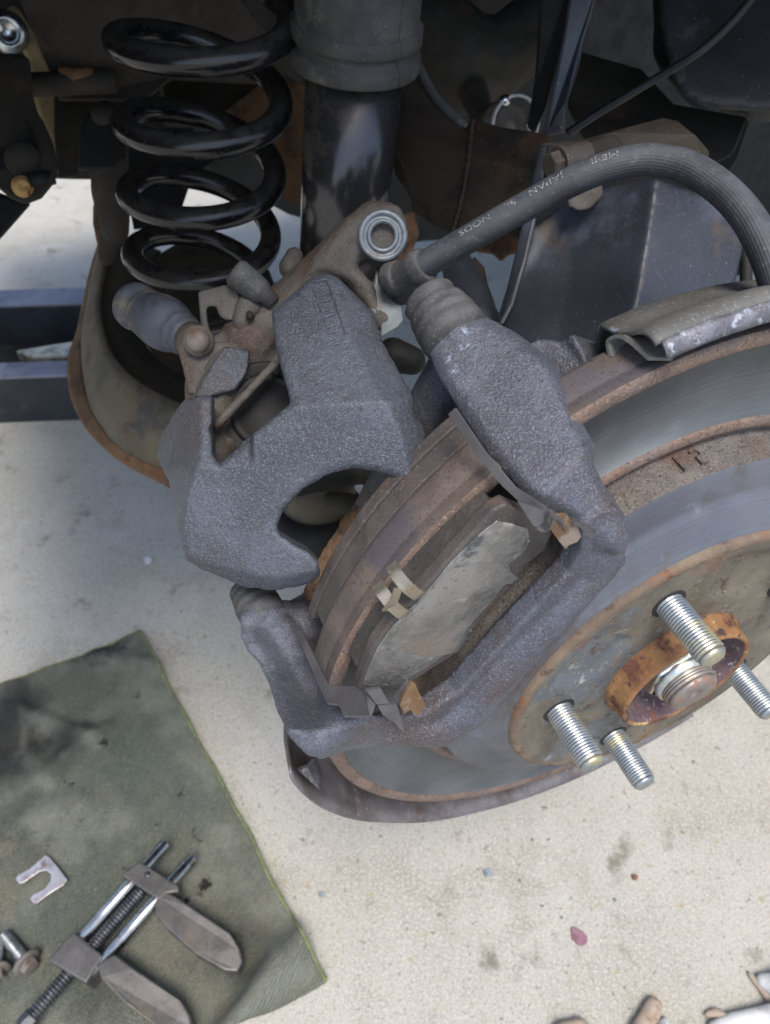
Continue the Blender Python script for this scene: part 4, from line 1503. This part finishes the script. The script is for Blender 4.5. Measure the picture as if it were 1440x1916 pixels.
plate(g, [(x, y, 0.43) for x, y in [(880, 428), (1000, 420), (985, 470), (950, 478), (938, 492), (922, 476), (880, 470)]], 0.006)
mk('lower_tab', g, m_arm_rust, t, bevel=0.002)

g = G()
wp = smooth_path([K(884, 224, 0.4225), K(876, 300, 0.412), K(862, 380, 0.409), K(846, 436, 0.408)], 14)
tube(g, wp, [0.0014 + 0.0005 * math.sin(i * 2.1) for i in range(len(wp))], 8)
mk('weld_seam', g, m_trail, t)

t = thing('link_tube', 'dark blue link arm below the hose, beside the bracket lug', 'suspension link', K(890, 560, 0.36))
g = G()
chain(g, [cball(845, 470, 0.395, 26), cball(868, 530, 0.39, 36), cball(900, 600, 0.375, 36), cball(930, 640, 0.37, 30)])
cast('link_body', g, m_box, t, 0.0016, 4, 0.0008, 0.02)
g = G()
plate(g, [(x, y, 0.40) for x, y in [(886, 478), (906, 500), (912, 530), (926, 570), (930, 596), (950, 640), (925, 640), (905, 560), (880, 500)]], 0.004)
mk('link_edge', g, m_under, t, bevel=0.001)
t = thing('tan_bracket', 'small tan rusty bracket between the caliper ear and hose end', 'bracket plate', K(770, 480, 0.40))
g = G()
plate(g, [(x, y, 0.405) for x, y in [(752, 400), (775, 395), (785, 440), (770, 470), (740, 500), (745, 455)]], 0.006)
mk('bracket_tab', g, m_arm_rust, t, bevel=0.0015)

# ================================================================== KNUCKLE BOX (dark blue grey, right)
t = thing('knuckle_carrier', 'dark blue grey pressed steel carrier behind the hose and shield', 'knuckle', K(1160, 640, 0.31))
g = G()
A1, A2, A3 = (1003, 420, 0.330), (1192, 338, 0.318), (1228, 331, 0.312)
prism(g, [K(*p) for p in [(995, 425, 0.348), (1085, 360, 0.343), (1192, 338, 0.326), (1226, 333, 0.316), (1208, 450, 0.312), (1190, 560, 0.309), (1160, 680, 0.306), (1040, 700, 0.334), (935, 640, 0.352), (955, 560, 0.352)]], ray(1100, 500).normalized() * 0.02)
prism(g, [K(*p) for p in [(1226, 333, 0.316), (1300, 358, 0.320), (1345, 378, 0.323), (1392, 415, 0.328), (1388, 470, 0.328), (1362, 580, 0.326), (1352, 680, 0.326), (1160, 690, 0.306), (1190, 560, 0.309), (1208, 450, 0.312)]], ray(1280, 500).normalized() * 0.02)
cast('carrier_shell', g, m_box, t, 0.0014, 5, 0.0012, 0.03)
g = G()
prism(g, [K(*p) for p in [(1024, 268, 0.336), (1018, 330, 0.333), (1005, 400, 0.330), (985, 490, 0.329), (962, 570, 0.329), (940, 612, 0.330), (925, 612, 0.331), (948, 540, 0.332), (972, 440, 0.334), (996, 330, 0.336), (1008, 272, 0.338)]], ray(980, 450).normalized() * 0.006)
mk('carrier_flange', g, m_box, t, bevel=0.002)
g = G()
plate(g, [(x, y, d) for x, y, d in [(1010, 268, 0.345), (1100, 258, 0.345), (1150, 244, 0.345), (1240, 220, 0.348), (1268, 226, 0.348), (1300, 254, 0.345), (1328, 284, 0.345), (1320, 310, 0.34), (1220, 330, 0.335), (1020, 350, 0.345)]], 0.004)
mk('top_plate', g, m_trail, t, bevel=0.0015)
g = G()
plate(g, smooth_path and [(x, y, 0.338) for x, y in [(1022, 270), (1080, 282), (1110, 258), (1150, 252), (1168, 272), (1180, 300), (1100, 330), (1020, 320)]], 0.005)
cast('weld_tab', g, m_under, t, 0.0012, 3, 0.0006, 0.01)
g = G()
a, b = K(1026, 310, 0.3135), K(1112, 284, 0.321)
axq = (b - a).normalized()
lathe(g, a, axq, [(r * MMs, h * MMs) for r, h in [(4.6, 0), (5.4, 0.7), (5.4, 4.6), (5.0, 5.0)]], 6, False)
lathe(g, a, axq, [(r * MMs, h * MMs) for r, h in [(6.6, 4.8), (6.8, 5.4), (6.8, 6.6), (6.0, 7.0)]], 28, False)
lathe(g, a, axq, [(r * MMs, h * MMs) for r, h in [(5.6, 6.8), (5.6, 20)]], 28, True)
mk('carrier_bolt', g, m_bolt_d, t, bevel=0.0005)
g = G()
plate(g, [(x, y, 0.326) for x, y in [(1056, 360), (1062, 386), (1082, 396), (1106, 390), (1128, 366), (1126, 340), (1070, 345)]], 0.006)
cast('cast_bump', g, m_bolt_d, t, 0.0009, 3, 0.0005, 0.01)
g = G()
tube(g, [K(1392, 415, 0.33), K(1396, 500, 0.33), K(1394, 600, 0.33)], 0.0026, 12)
mk('sensor_wire', g, m_under_d, t)
g = G()
plate(g, [(x, y, 0.345) for x, y in [(1405, 420), (1500, 400), (1500, 640), (1370, 640), (1384, 520)]], 0.004)
mk('rear_plate', g, m_box, t, bevel=0.001)

# ================================================================== KNUCKLE CASTING under the caliper
t = thing('knuckle_casting', 'rough rust brown knuckle casting under the caliper fingers', 'knuckle', HP(620, 1110, -100))
g = G()
chain(g, [cball(590, 1110, 0.335, 24), cball(628, 1040, 0.33, 26), cball(668, 975, 0.322, 26), cball(700, 940, 0.318, 24)])
chain(g, [cball(626, 1115, 0.33, 30), cball(660, 1050, 0.322, 34), cball(695, 990, 0.314, 30), cball(735, 930, 0.305, 26), cball(790, 850, 0.30, 40), cball(830, 790, 0.30, 44)])
chain(g, [cball(830, 790, 0.30, 40), cball(850, 740, 0.31, 30)])
cast('knuckle_body', g, m_knuckle, t, 0.0014, 3, 0.003, 0.008, 0.0012)
t = thing('lower_bush', 'tan bush and black rubber of the lower joint seen through caliper fingers', 'bush', K(600, 1000, 0.42))
g = G()
lathe(g, K(595, 925, 0.42), (DN * 0.9 + FW * 0.5), [(r * MMs, h * MMs) for r, h in [(20, -14), (21, 0), (20.5, 6), (19, 10), (12, 11), (1, 11)]], 40)
mk('bush_sleeve', g, m_arm, t)
g = G()
lathe(g, K(600, 975, 0.43), (DN * 0.8 + FW * 0.6), [(r * MMs, h * MMs) for r, h in [(24, -12), (29, -4), (29, 4), (22, 8), (1, 8)]], 40)
mk('bush_rubber', g, m_under_d, t)
g = G()
chain(g, [cball(535, 985, 0.425, 16), cball(570, 1012, 0.422, 18), cball(615, 1025, 0.42, 18), cball(660, 1012, 0.42, 14)])
cast('bush_lip', g, m_arm_rust, t, 0.0016, 4, 0.0008, 0.012)
g = G()
chain(g, [cball(618, 936, 0.385, 17), cball(650, 942, 0.38, 21), cball(700, 955, 0.375, 18)])
cast('cable_end', g, m_under, t, 0.0012, 4, 0.0005, 0.01)
g = G()
chain(g, [cball(560, 900, 0.40, 30), cball(640, 885, 0.40, 30), cball(690, 880, 0.40, 22), cball(710, 935, 0.39, 14)])
cast('dark_arm', g, m_under_d, t, 0.0016, 4, 0.0008, 0.012)
t = thing('black_bump_stop', 'small black rubber stop in the gap beside the caliper arm', 'rubber stop', K(745, 690, 0.40))
g = G()
chain(g, [cball(735, 665, 0.40, 34), cball(770, 675, 0.40, 28)])
o_ = cast('rubber_block', g, m_under_d, t, 0.0014, 3, 0.0008, 0.02)

# ================================================================== THINGS DEEP IN THE WHEEL HOUSE (top right)
t = thing('blue_brace', 'narrow blue black brace running up at the top edge', 'brace', K(1050, 250, 0.45))
g = G()
plate(g, [(x, y, d) for x, y, d in [(1068, -30, 0.42), (1124, -30, 0.42), (1108, 30, 0.425), (1092, 80, 0.43), (1082, 130, 0.435), (1062, 190, 0.44), (1056, 250, 0.45), (1015, 256, 0.45), (1030, 180, 0.44), (1050, 80, 0.43)]], 0.008)
mk('brace_strip', g, m_box, t, bevel=0.002)
g = G()
plate(g, [(x, y, d) for x, y, d in [(1012, -30, 0.435), (1070, -30, 0.43), (1050, 90, 0.44), (1022, 200, 0.45), (1000, 250, 0.46), (985, 240, 0.465), (1000, 150, 0.455)]], 0.008)
mk('brace_side', g, m_under_d, t, bevel=0.002)

t = thing('axle_housing', 'dim grey brown axle casting deep behind the trailing arm', 'axle housing', K(900, 200, 0.52))
g = G()
chain(g, [cball(760, 20, 0.55, 80), cball(860, 120, 0.55, 90), cball(930, 110, 0.55, 70), cball(990, 60, 0.55, 60)])
chain(g, [cball(890, 180, 0.53, 30), cball(905, 215, 0.52, 22)])
cast('housing_casting', g, m_under, t, 0.0025, 5, 0.004, 0.02)
g = G()
ax_c = -(ray(950, 230).normalized() - RT * 0.4)
lathe(g, K(945, 235, 0.50), ax_c, [(r * MMs, h * MMs) for r, h in [(15, -10), (15, 0), (12.5, 1), (12.5, 3), (9, 3.4), (8.6, 5.2), (5, 5.6), (4.5, 8), (0.5, 8)]], 40)
mk('drive_flange', g, m_bolt, t)
g = G()
lathe(g, K(964, 230, 0.495), ax_c, [(r * MMs, h * MMs) for r, h in [(15.4, -2), (16.4, -1.6), (16.4, 1.2), (15.2, 1.6)]], 48, True, False, False)
mk('pale_seal_ring', g, m_glove_w, t, solid=0.001, label='pale seal ring of the drive shaft')
for (x, y) in ((945, 188), (993, 234)):
    g = G()
    lathe(g, K(x, y, 0.488), ax_c, [(r * MMs, h * MMs) for r, h in [(3.6, -3), (3.6, 1), (2.8, 2.4), (0.2, 3.0)]], 16)
    mk('flange_bolt', g, m_silver, t)

t = thing('underbody_panel', 'dark dusty underbody panel at the upper right behind the carrier', 'body panel', K(1250, 250, 0.50))
g = G()
plate(g, [(x, y, d) for x, y, d in [(1080, 95, 0.53), (1200, 130, 0.52), (1260, 195, 0.50), (1400, 220, 0.48), (1372, 290, 0.47), (1330, 310, 0.47), (1240, 280, 0.48), (1090, 260, 0.50), (1060, 200, 0.52)]], 0.006)
mk('panel_sheet', g, m_under, t, bevel=0.002)
g = G()
plate(g, [(x, y, 0.50) for x, y in [(1388, 222), (1404, 225), (1380, 300), (1352, 340), (1340, 300)]], 0.01)
mk('panel_end', g, m_under_d, t, bevel=0.002)
t = thing('plastic_tank', 'black textured plastic tank corner at the top right', 'tank', K(1350, 200, 0.42))
g = G()
chain(g, [cball(1320, 60, 0.50, 96), cball(1370, 110, 0.49, 100), cball(1440, 130, 0.48, 90), cball(1560, 120, 0.48, 100)])
chain(g, [cball(1300, -60, 0.50, 80), cball(1320, 60, 0.50, 90)])
prism(g, [K(*p) for p in [(1222, -60, 0.44), (1232, 40, 0.44), (1252, 130, 0.44), (1275, 180, 0.44), (1320, 206, 0.44), (1600, 220, 0.43), (1600, -60, 0.43)]], ray(1400, 60).normalized() * 0.10)
cast('tank_shell', g, m_plastic, t, 0.003, 8, 0.002, 0.05)
g = G()
tube(g, smooth_path([K(1060, 250, 0.44), K(1130, 205, 0.43), K(1230, 145, 0.415), K(1310, 95, 0.40), K(1370, 40, 0.395), K(1420, -20, 0.39)], 8), 0.0023, 12)
o = mk('sensor_cable', g, m_plastic)
tag(o, 'thin black cable slanting across the plastic tank, top right', 'cable')

# ================================================================== JACK on the ground under the car
t = thing('floor_jack', 'dark blue floor jack frame standing on the concrete at the left', 'floor jack', GP(100, 790))


def YP(px, py, y):
    r = ray(px, py)
    return CAM + r * (y / r.y)


yf = GP(100, 788).y
ztop = YP(100, 706, yf).z
sl_ = 0.06
def jp(x, y, z):
    return V((x, yf + y + sl_ * (x + 0.47), z))


z1 = ztop
x0, x1 = -1.3, -0.16
g = G()
prism(g, [jp(x0, 0, 0.0), jp(x1, 0, 0.0), jp(x1, 0, z1), jp(x0, 0, z1)], (0, 0.006, 0))
mk('front_rail', g, m_jack, t, bevel=0.002)
g = G()
prism(g, [jp(x0, -0.002, z1), jp(x1, -0.002, z1), jp(x1, 0.032, z1), jp(x0, 0.032, z1)], (0, 0, 0.004))
mk('front_flange', g, m_jackedge, t, bevel=0.001)
r_ = ray(100, 570)
yb = (CAM + r_ * ((z1 - CH) / r_.z)).y - yf
g = G()
prism(g, [jp(x0, yb, 0.0), jp(x1, yb, 0.0), jp(x1, yb, z1), jp(x0, yb, z1)], (0, 0.006, 0))
mk('rear_rail', g, m_jack, t, bevel=0.002)
g = G()
prism(g, [jp(x0, yb - 0.002, z1), jp(x1, yb - 0.002, z1), jp(x1, yb + 0.045, z1), jp(x0, yb + 0.045, z1)], (0, 0, 0.004))
mk('rear_flange', g, m_jackedge, t, bevel=0.001)
g = G()
prism(g, [jp(x0, 0.03, 0.004), jp(x1, 0.03, 0.004), jp(x1, yb, 0.004), jp(x0, yb, 0.004)], (0, 0, 0.004))
mk('base_plate', g, m_under_d, t)
g = G()
prism(g, [GP(28, 655, z1 * 0.8), GP(150, 635, z1 * 0.8), GP(200, 640, z1 * 0.8), GP(200, 662, z1 * 0.8), GP(60, 668, z1 * 0.8)], (0, 0, -0.02))
mk('lift_bar', g, m_jackbar, t, bevel=0.003)

# ================================================================== TOWEL
tw = [GP(-330, 1408), GP(265, 1188), GP(612, 1842), GP(-160, 2250)]
NX, NY = 110, 130


def towel_pt(u, v_):
    top_ = tw[0].lerp(tw[1], u)
    bot = tw[3].lerp(tw[2], u)
    p = top_.lerp(bot, v_)
    # uneven edges
    e = 0.004 * mnoise.noise(V((v_ * 7, 3.0, 0)))
    if u > 0.9:
        p = p + RT * e * (u - 0.9) * 10
    p = p + V((0, 1, 0)) * (0.003 * mnoise.noise(V((u * 8, 9.0, 0))) * max(0, 0.1 - v_) * 10)
    h = 0.0035 + 0.0035 * mnoise.noise(V((p.x * 14, p.y * 14, 0.3))) + 0.0012 * mnoise.noise(V((p.x * 45, p.y * 45, 2.3)))
    h = max(h, 0.0022)
    # fold in the lower right corner
    fd = (GP(585, 1745) - GP(455, 1905)).normalized()
    nrm = V((fd.y, -fd.x, 0))
    dd = (p - GP(560, 1765)).dot(nrm)
    h += 0.022 * math.exp(-((dd - 0.004) / 0.012) ** 2) * max(0.0, min(1.0, (v_ - 0.45) * 3))
    h += 0.009 * math.exp(-((dd - 0.045) / 0.009) ** 2) * max(0.0, min(1.0, (v_ - 0.55) * 3))
    for (ax_, ay_, bx_, by_, hh, ww) in ((40, 1290, 60, 1420, 0.006, 0.006), (20, 1330, 190, 1390, 0.006, 0.008), (60, 1480, 200, 1370, 0.007, 0.009), (180, 1230, 330, 1260, 0.005, 0.008), (470, 1900, 520, 1780, 0.006, 0.008), (0, 1560, 150, 1500, 0.004, 0.01)):
        a_, b_ = GP(ax_, ay_), GP(bx_, by_)
        ab = b_ - a_
        q = max(0.0, min(1.0, (p - a_).dot(ab) / ab.dot(ab)))
        pr = a_ + ab * q
        h += hh * math.exp(-(((p.x - pr.x) ** 2 + (p.y - pr.y) ** 2) / ww ** 2))
    # right edge lifts slightly
    h += 0.005 * max(0, u - 0.9) * 10 * (0.6 + 0.4 * math.sin(v_ * 9))
    h += 0.004 * math.exp(-((u - 0.55 - 0.1 * math.sin(v_ * 5)) / 0.05) ** 2) * max(0, 1 - v_ * 2)
    return V((p.x, p.y, h))


t = thing('towel', 'dark-patched olive green towel spread on the concrete', 'towel', GP(100, 1600))
g = G()
v = [towel_pt(i / NX, j / NY) for j in range(NY + 1) for i in range(NX + 1)]
f = [(j * (NX + 1) + i, j * (NX + 1) + i + 1, (j + 1) * (NX + 1) + i + 1, (j + 1) * (NX + 1) + i) for j in range(NY) for i in range(NX)]
g.add(v, f)
mk('cloth', g, m_towel, t, solid=0.0022)
g = G()
pth = [towel_pt(i / NX, 0) for i in range(NX + 1)] + [towel_pt(1, j / NY) for j in range(1, NY + 1)]
pth = [p + UP * 0.0004 for p in pth]
tube(g, pth, [0.0013 + 0.0005 * mnoise.noise(p * 260) for p in pth], 8)
mk('stitched_hem', g, m_hem, t, label='yellow green stitched hem of the towel')
# loose threads of the fraying hem
g = G()
for i in range(0, len(pth) - 1):
    for q in range(3):
        p = pth[i].lerp(pth[i + 1], random.random())
        d = V((random.uniform(-1, 1), random.uniform(-1, 1), random.uniform(-0.1, 0.7))).normalized() * random.uniform(0.0012, 0.0035)
        w_ = d.cross(UP).normalized() * 0.0002
        g.add([p - w_, p + w_, p + d], [(0, 1, 2)], False)
o = mk('frayed_threads', g, m_hem, t)
o['kind'] = 'stuff'

# ================================================================== PISTON SPREADER TOOL
ZT = 0.030
t = thing('piston_spreader', 'iron piston spreader tool with two rods and screw on the towel', 'tool', GP(200, 1750, 0.006))


def tp(x, y, z=ZT):
    return GP(x, y, z)


g = G()
prism(g, [tp(x, y) for x, y in [(137, 1742), (193, 1788), (160, 1840), (88, 1796)]], UP * -0.024)
mk('body_block', g, m_tool, t, bevel=0.0016, bseg=3)
g = G()
prism(g, [tp(x, y) for x, y in [(224, 1636), (240, 1627), (262, 1612), (333, 1656), (334, 1668), (310, 1672), (297, 1684)]], UP * -0.017)
mk('crossbar', g, m_tool, t, bevel=0.0014, bseg=3)


def rod(name, a, b, r, mat, z):
    g = G()
    A, B = tp(*a, z), tp(*b, z)
    d = (B - A).normalized()
    tube(g, [A, B - d * 0.0008, B], [r, r, r * 0.8], 24)
    return mk(name, g, mat, t)


rod('guide_rod', (120, 1792), (312, 1577), 0.0052, m_toolrod, 0.024)
rod('guide_rod', (170, 1822), (362, 1604), 0.0052, m_toolrod, 0.024)
g = G()
A, B = tp(46, 1916, 0.022), tp(264, 1668, 0.022)
d = (B - A).normalized()
Ls = (B - A).length * 1000
lathe(g, A, d, [(r * MMs, h * MMs) for r, h in thread_prof(5.8, -20, Ls, 2.7, 1.2, 0.4)], 24, True, True, False)
mk('screw', g, m_screw, t)
g = G()
lathe(g, tp(60, 1902, 0.022), -d, [(r * MMs, h * MMs) for r, h in [(6, -2), (7.4, 0), (7.6, 8), (5.4, 10), (5.4, 26)]], 6, False)
mk('screw_head', g, m_screw, t, bevel=0.001)


def arm_blade(pts):
    g = G()
    prism(g, [tp(x, y, z) for x, y, z in pts], UP * -0.014)
    return mk('spreader_arm', g, m_tool, t, bevel=0.0016, bseg=3)


arm_blade([(288, 1690, 0.030), (297, 1678, 0.030), (312, 1667, 0.030), (345, 1688, 0.030), (430, 1746, 0.028), (448, 1774, 0.026), (454, 1798, 0.025), (444, 1818, 0.025), (420, 1816, 0.026), (364, 1784, 0.028), (312, 1738, 0.029), (290, 1710, 0.030)])
arm_blade([(180, 1806, 0.030), (196, 1794, 0.030), (214, 1785, 0.030), (245, 1808, 0.030), (336, 1870, 0.028), (354, 1898, 0.026), (362, 1925, 0.025), (340, 1950, 0.025), (296, 1926, 0.027), (230, 1876, 0.029), (188, 1830, 0.030)])
g = G()
lathe(g, tp(275, 1636, 0.0305), UP, [(0.0022, -0.003), (0.0024, 0.0003), (0.0006, 0.0002)], 16)
mk('set_pin', g, m_screw, t)

# ================================================================== LOOSE PARTS ON THE TOWEL
g = G()
uo = [(84, 1600), (92, 1604), (108, 1622), (126, 1646), (119, 1655), (92, 1672), (68, 1690), (61, 1689), (56, 1681), (62, 1674), (84, 1662), (94, 1648), (95, 1636), (86, 1628), (74, 1630), (44, 1651), (35, 1653), (29, 1645), (32, 1638), (56, 1625)]
prism(g, [GP(x, y, 0.0105) for x, y in uo], UP * -0.002)
o = mk('loose_clip', g, m_clipground, None, bevel=0.0005)
tag(o, 'flat U-shaped steel clip lying on the towel', 'clip')


def bolt_thing(label, hx, hy, tx, ty, rh, rs):
    t = thing('flange_bolt', label, 'bolt', GP(hx, hy, 0.005), group='loose bolts on the towel')
    A, B = GP(hx, hy, 0.013), GP(tx, ty, 0.010)
    d = (B - A).normalized()
    L_ = (B - A).length * 1000
    g = G()
    lathe(g, A, d, [(r * MMs, h * MMs) for r, h in [(rh * 0.55, -7.5), (rh * 0.64, -6.8), (rh * 0.66, -2.6), (rh * 0.6, -2.0)]], 6, False)
    mk('hex_head', g, m_bolt, t, bevel=0.0006)
    g = G()
    lathe(g, A, d, [(r * MMs, h * MMs) for r, h in [(rh * 0.7, -2.4), (rh, -1.6), (rh * 1.02, 0.4), (rh * 0.5, 0.6)]], 32)
    mk('flange', g, m_bolt, t)
    g = G()
    lathe(g, A, d, [(r * MMs, h * MMs) for r, h in [(rs, 0), (rs, 4)] + thread_prof(rs, 4.2, L_, 1.5, 0.5, 1.0)], 24)
    mk('shank', g, m_grease, t)


bolt_thing('bolt with brown flange head beside the spreader tool', 49, 1800, 6, 1748, 11.0, 4.9)
bolt_thing('bolt cut off by the left edge of the photo', -8, 1812, -2, 1752, 11.0, 5.0)

# ================================================================== SMALL THINGS ON THE CONCRETE
def flake(name, pts, mat, label, cat, th=0.0022):
    g = G()
    prism(g, [GP(x, y, th) for x, y in pts], UP * -(th - 0.0002))
    o = mk(name, g, mat, None, bevel=0.0005)
    tag(o, label, cat)


flake('pink_flake', [(1068, 1735), (1074, 1733), (1090, 1742), (1099, 1752), (1098, 1764), (1091, 1770), (1082, 1768), (1070, 1756)], m_chip, 'dull pink stone flake lying on the concrete', 'stone')
flake('brown_chip', [(1181, 1636), (1188, 1634), (1194, 1639), (1192, 1646), (1184, 1646)], m_arm_rust, 'tiny orange brown chip on the concrete above the pink flake', 'stone')
flake('grey_pebble', [(903, 1628), (914, 1624), (924, 1630), (920, 1639), (908, 1640)], m_pebble, 'small blue grey pebble on the concrete below the shield', 'stone')
flake('grey_pebble', [(595, 1669), (604, 1667), (609, 1673), (604, 1678), (597, 1677)], m_pebble, 'small blue grey pebble close to the towel edge', 'stone')
flake('white_pebble', [(268, 1044), (276, 1040), (284, 1046), (280, 1053), (271, 1053)], m_glove_w, 'tiny white pebble on the concrete left of the caliper', 'stone')

t = thing('work_glove', 'white and tan work glove cut off by the bottom right corner', 'glove', GP(1380, 1930))


def finger(name, pts, mat, z=0.006):
    g = G()
    P = []
    for x, y, r in pts:
        rr = r * dep(GP(x, y, z)) / F
        P.append((GP(x, y, rr * 0.8), rr))
    chain(g, P)
    cast(name, g, mat, t, 0.0018, 5, 0.002, 0.012)


finger('finger_tip', [(1224, 1882, 16), (1212, 1905, 18), (1196, 1935, 20)], m_glove_t)
finger('finger', [(1244, 1912, 9), (1234, 1940, 22), (1270, 1990, 40)], m_glove_w)
finger('finger_tip', [(1324, 1898, 8), (1340, 1896, 10), (1352, 1904, 12)], m_glove_t)
finger('finger', [(1340, 1925, 16), (1376, 1914, 18), (1430, 1908, 22), (1500, 1905, 40)], m_glove_w)
finger('cuff_edge', [(1402, 1822, 6), (1420, 1845, 7), (1446, 1876, 9)], m_glove_t)
finger('palm', [(1428, 1836, 14), (1470, 1850, 30), (1520, 1900, 50)], m_shim and m_glove_w)
finger('thumb', [(1052, 1936, 20), (1085, 1922, 16), (1098, 1940, 20)], m_glove_t)

# ------------------------------------------------------------------ render
SC.render.engine = 'CYCLES'
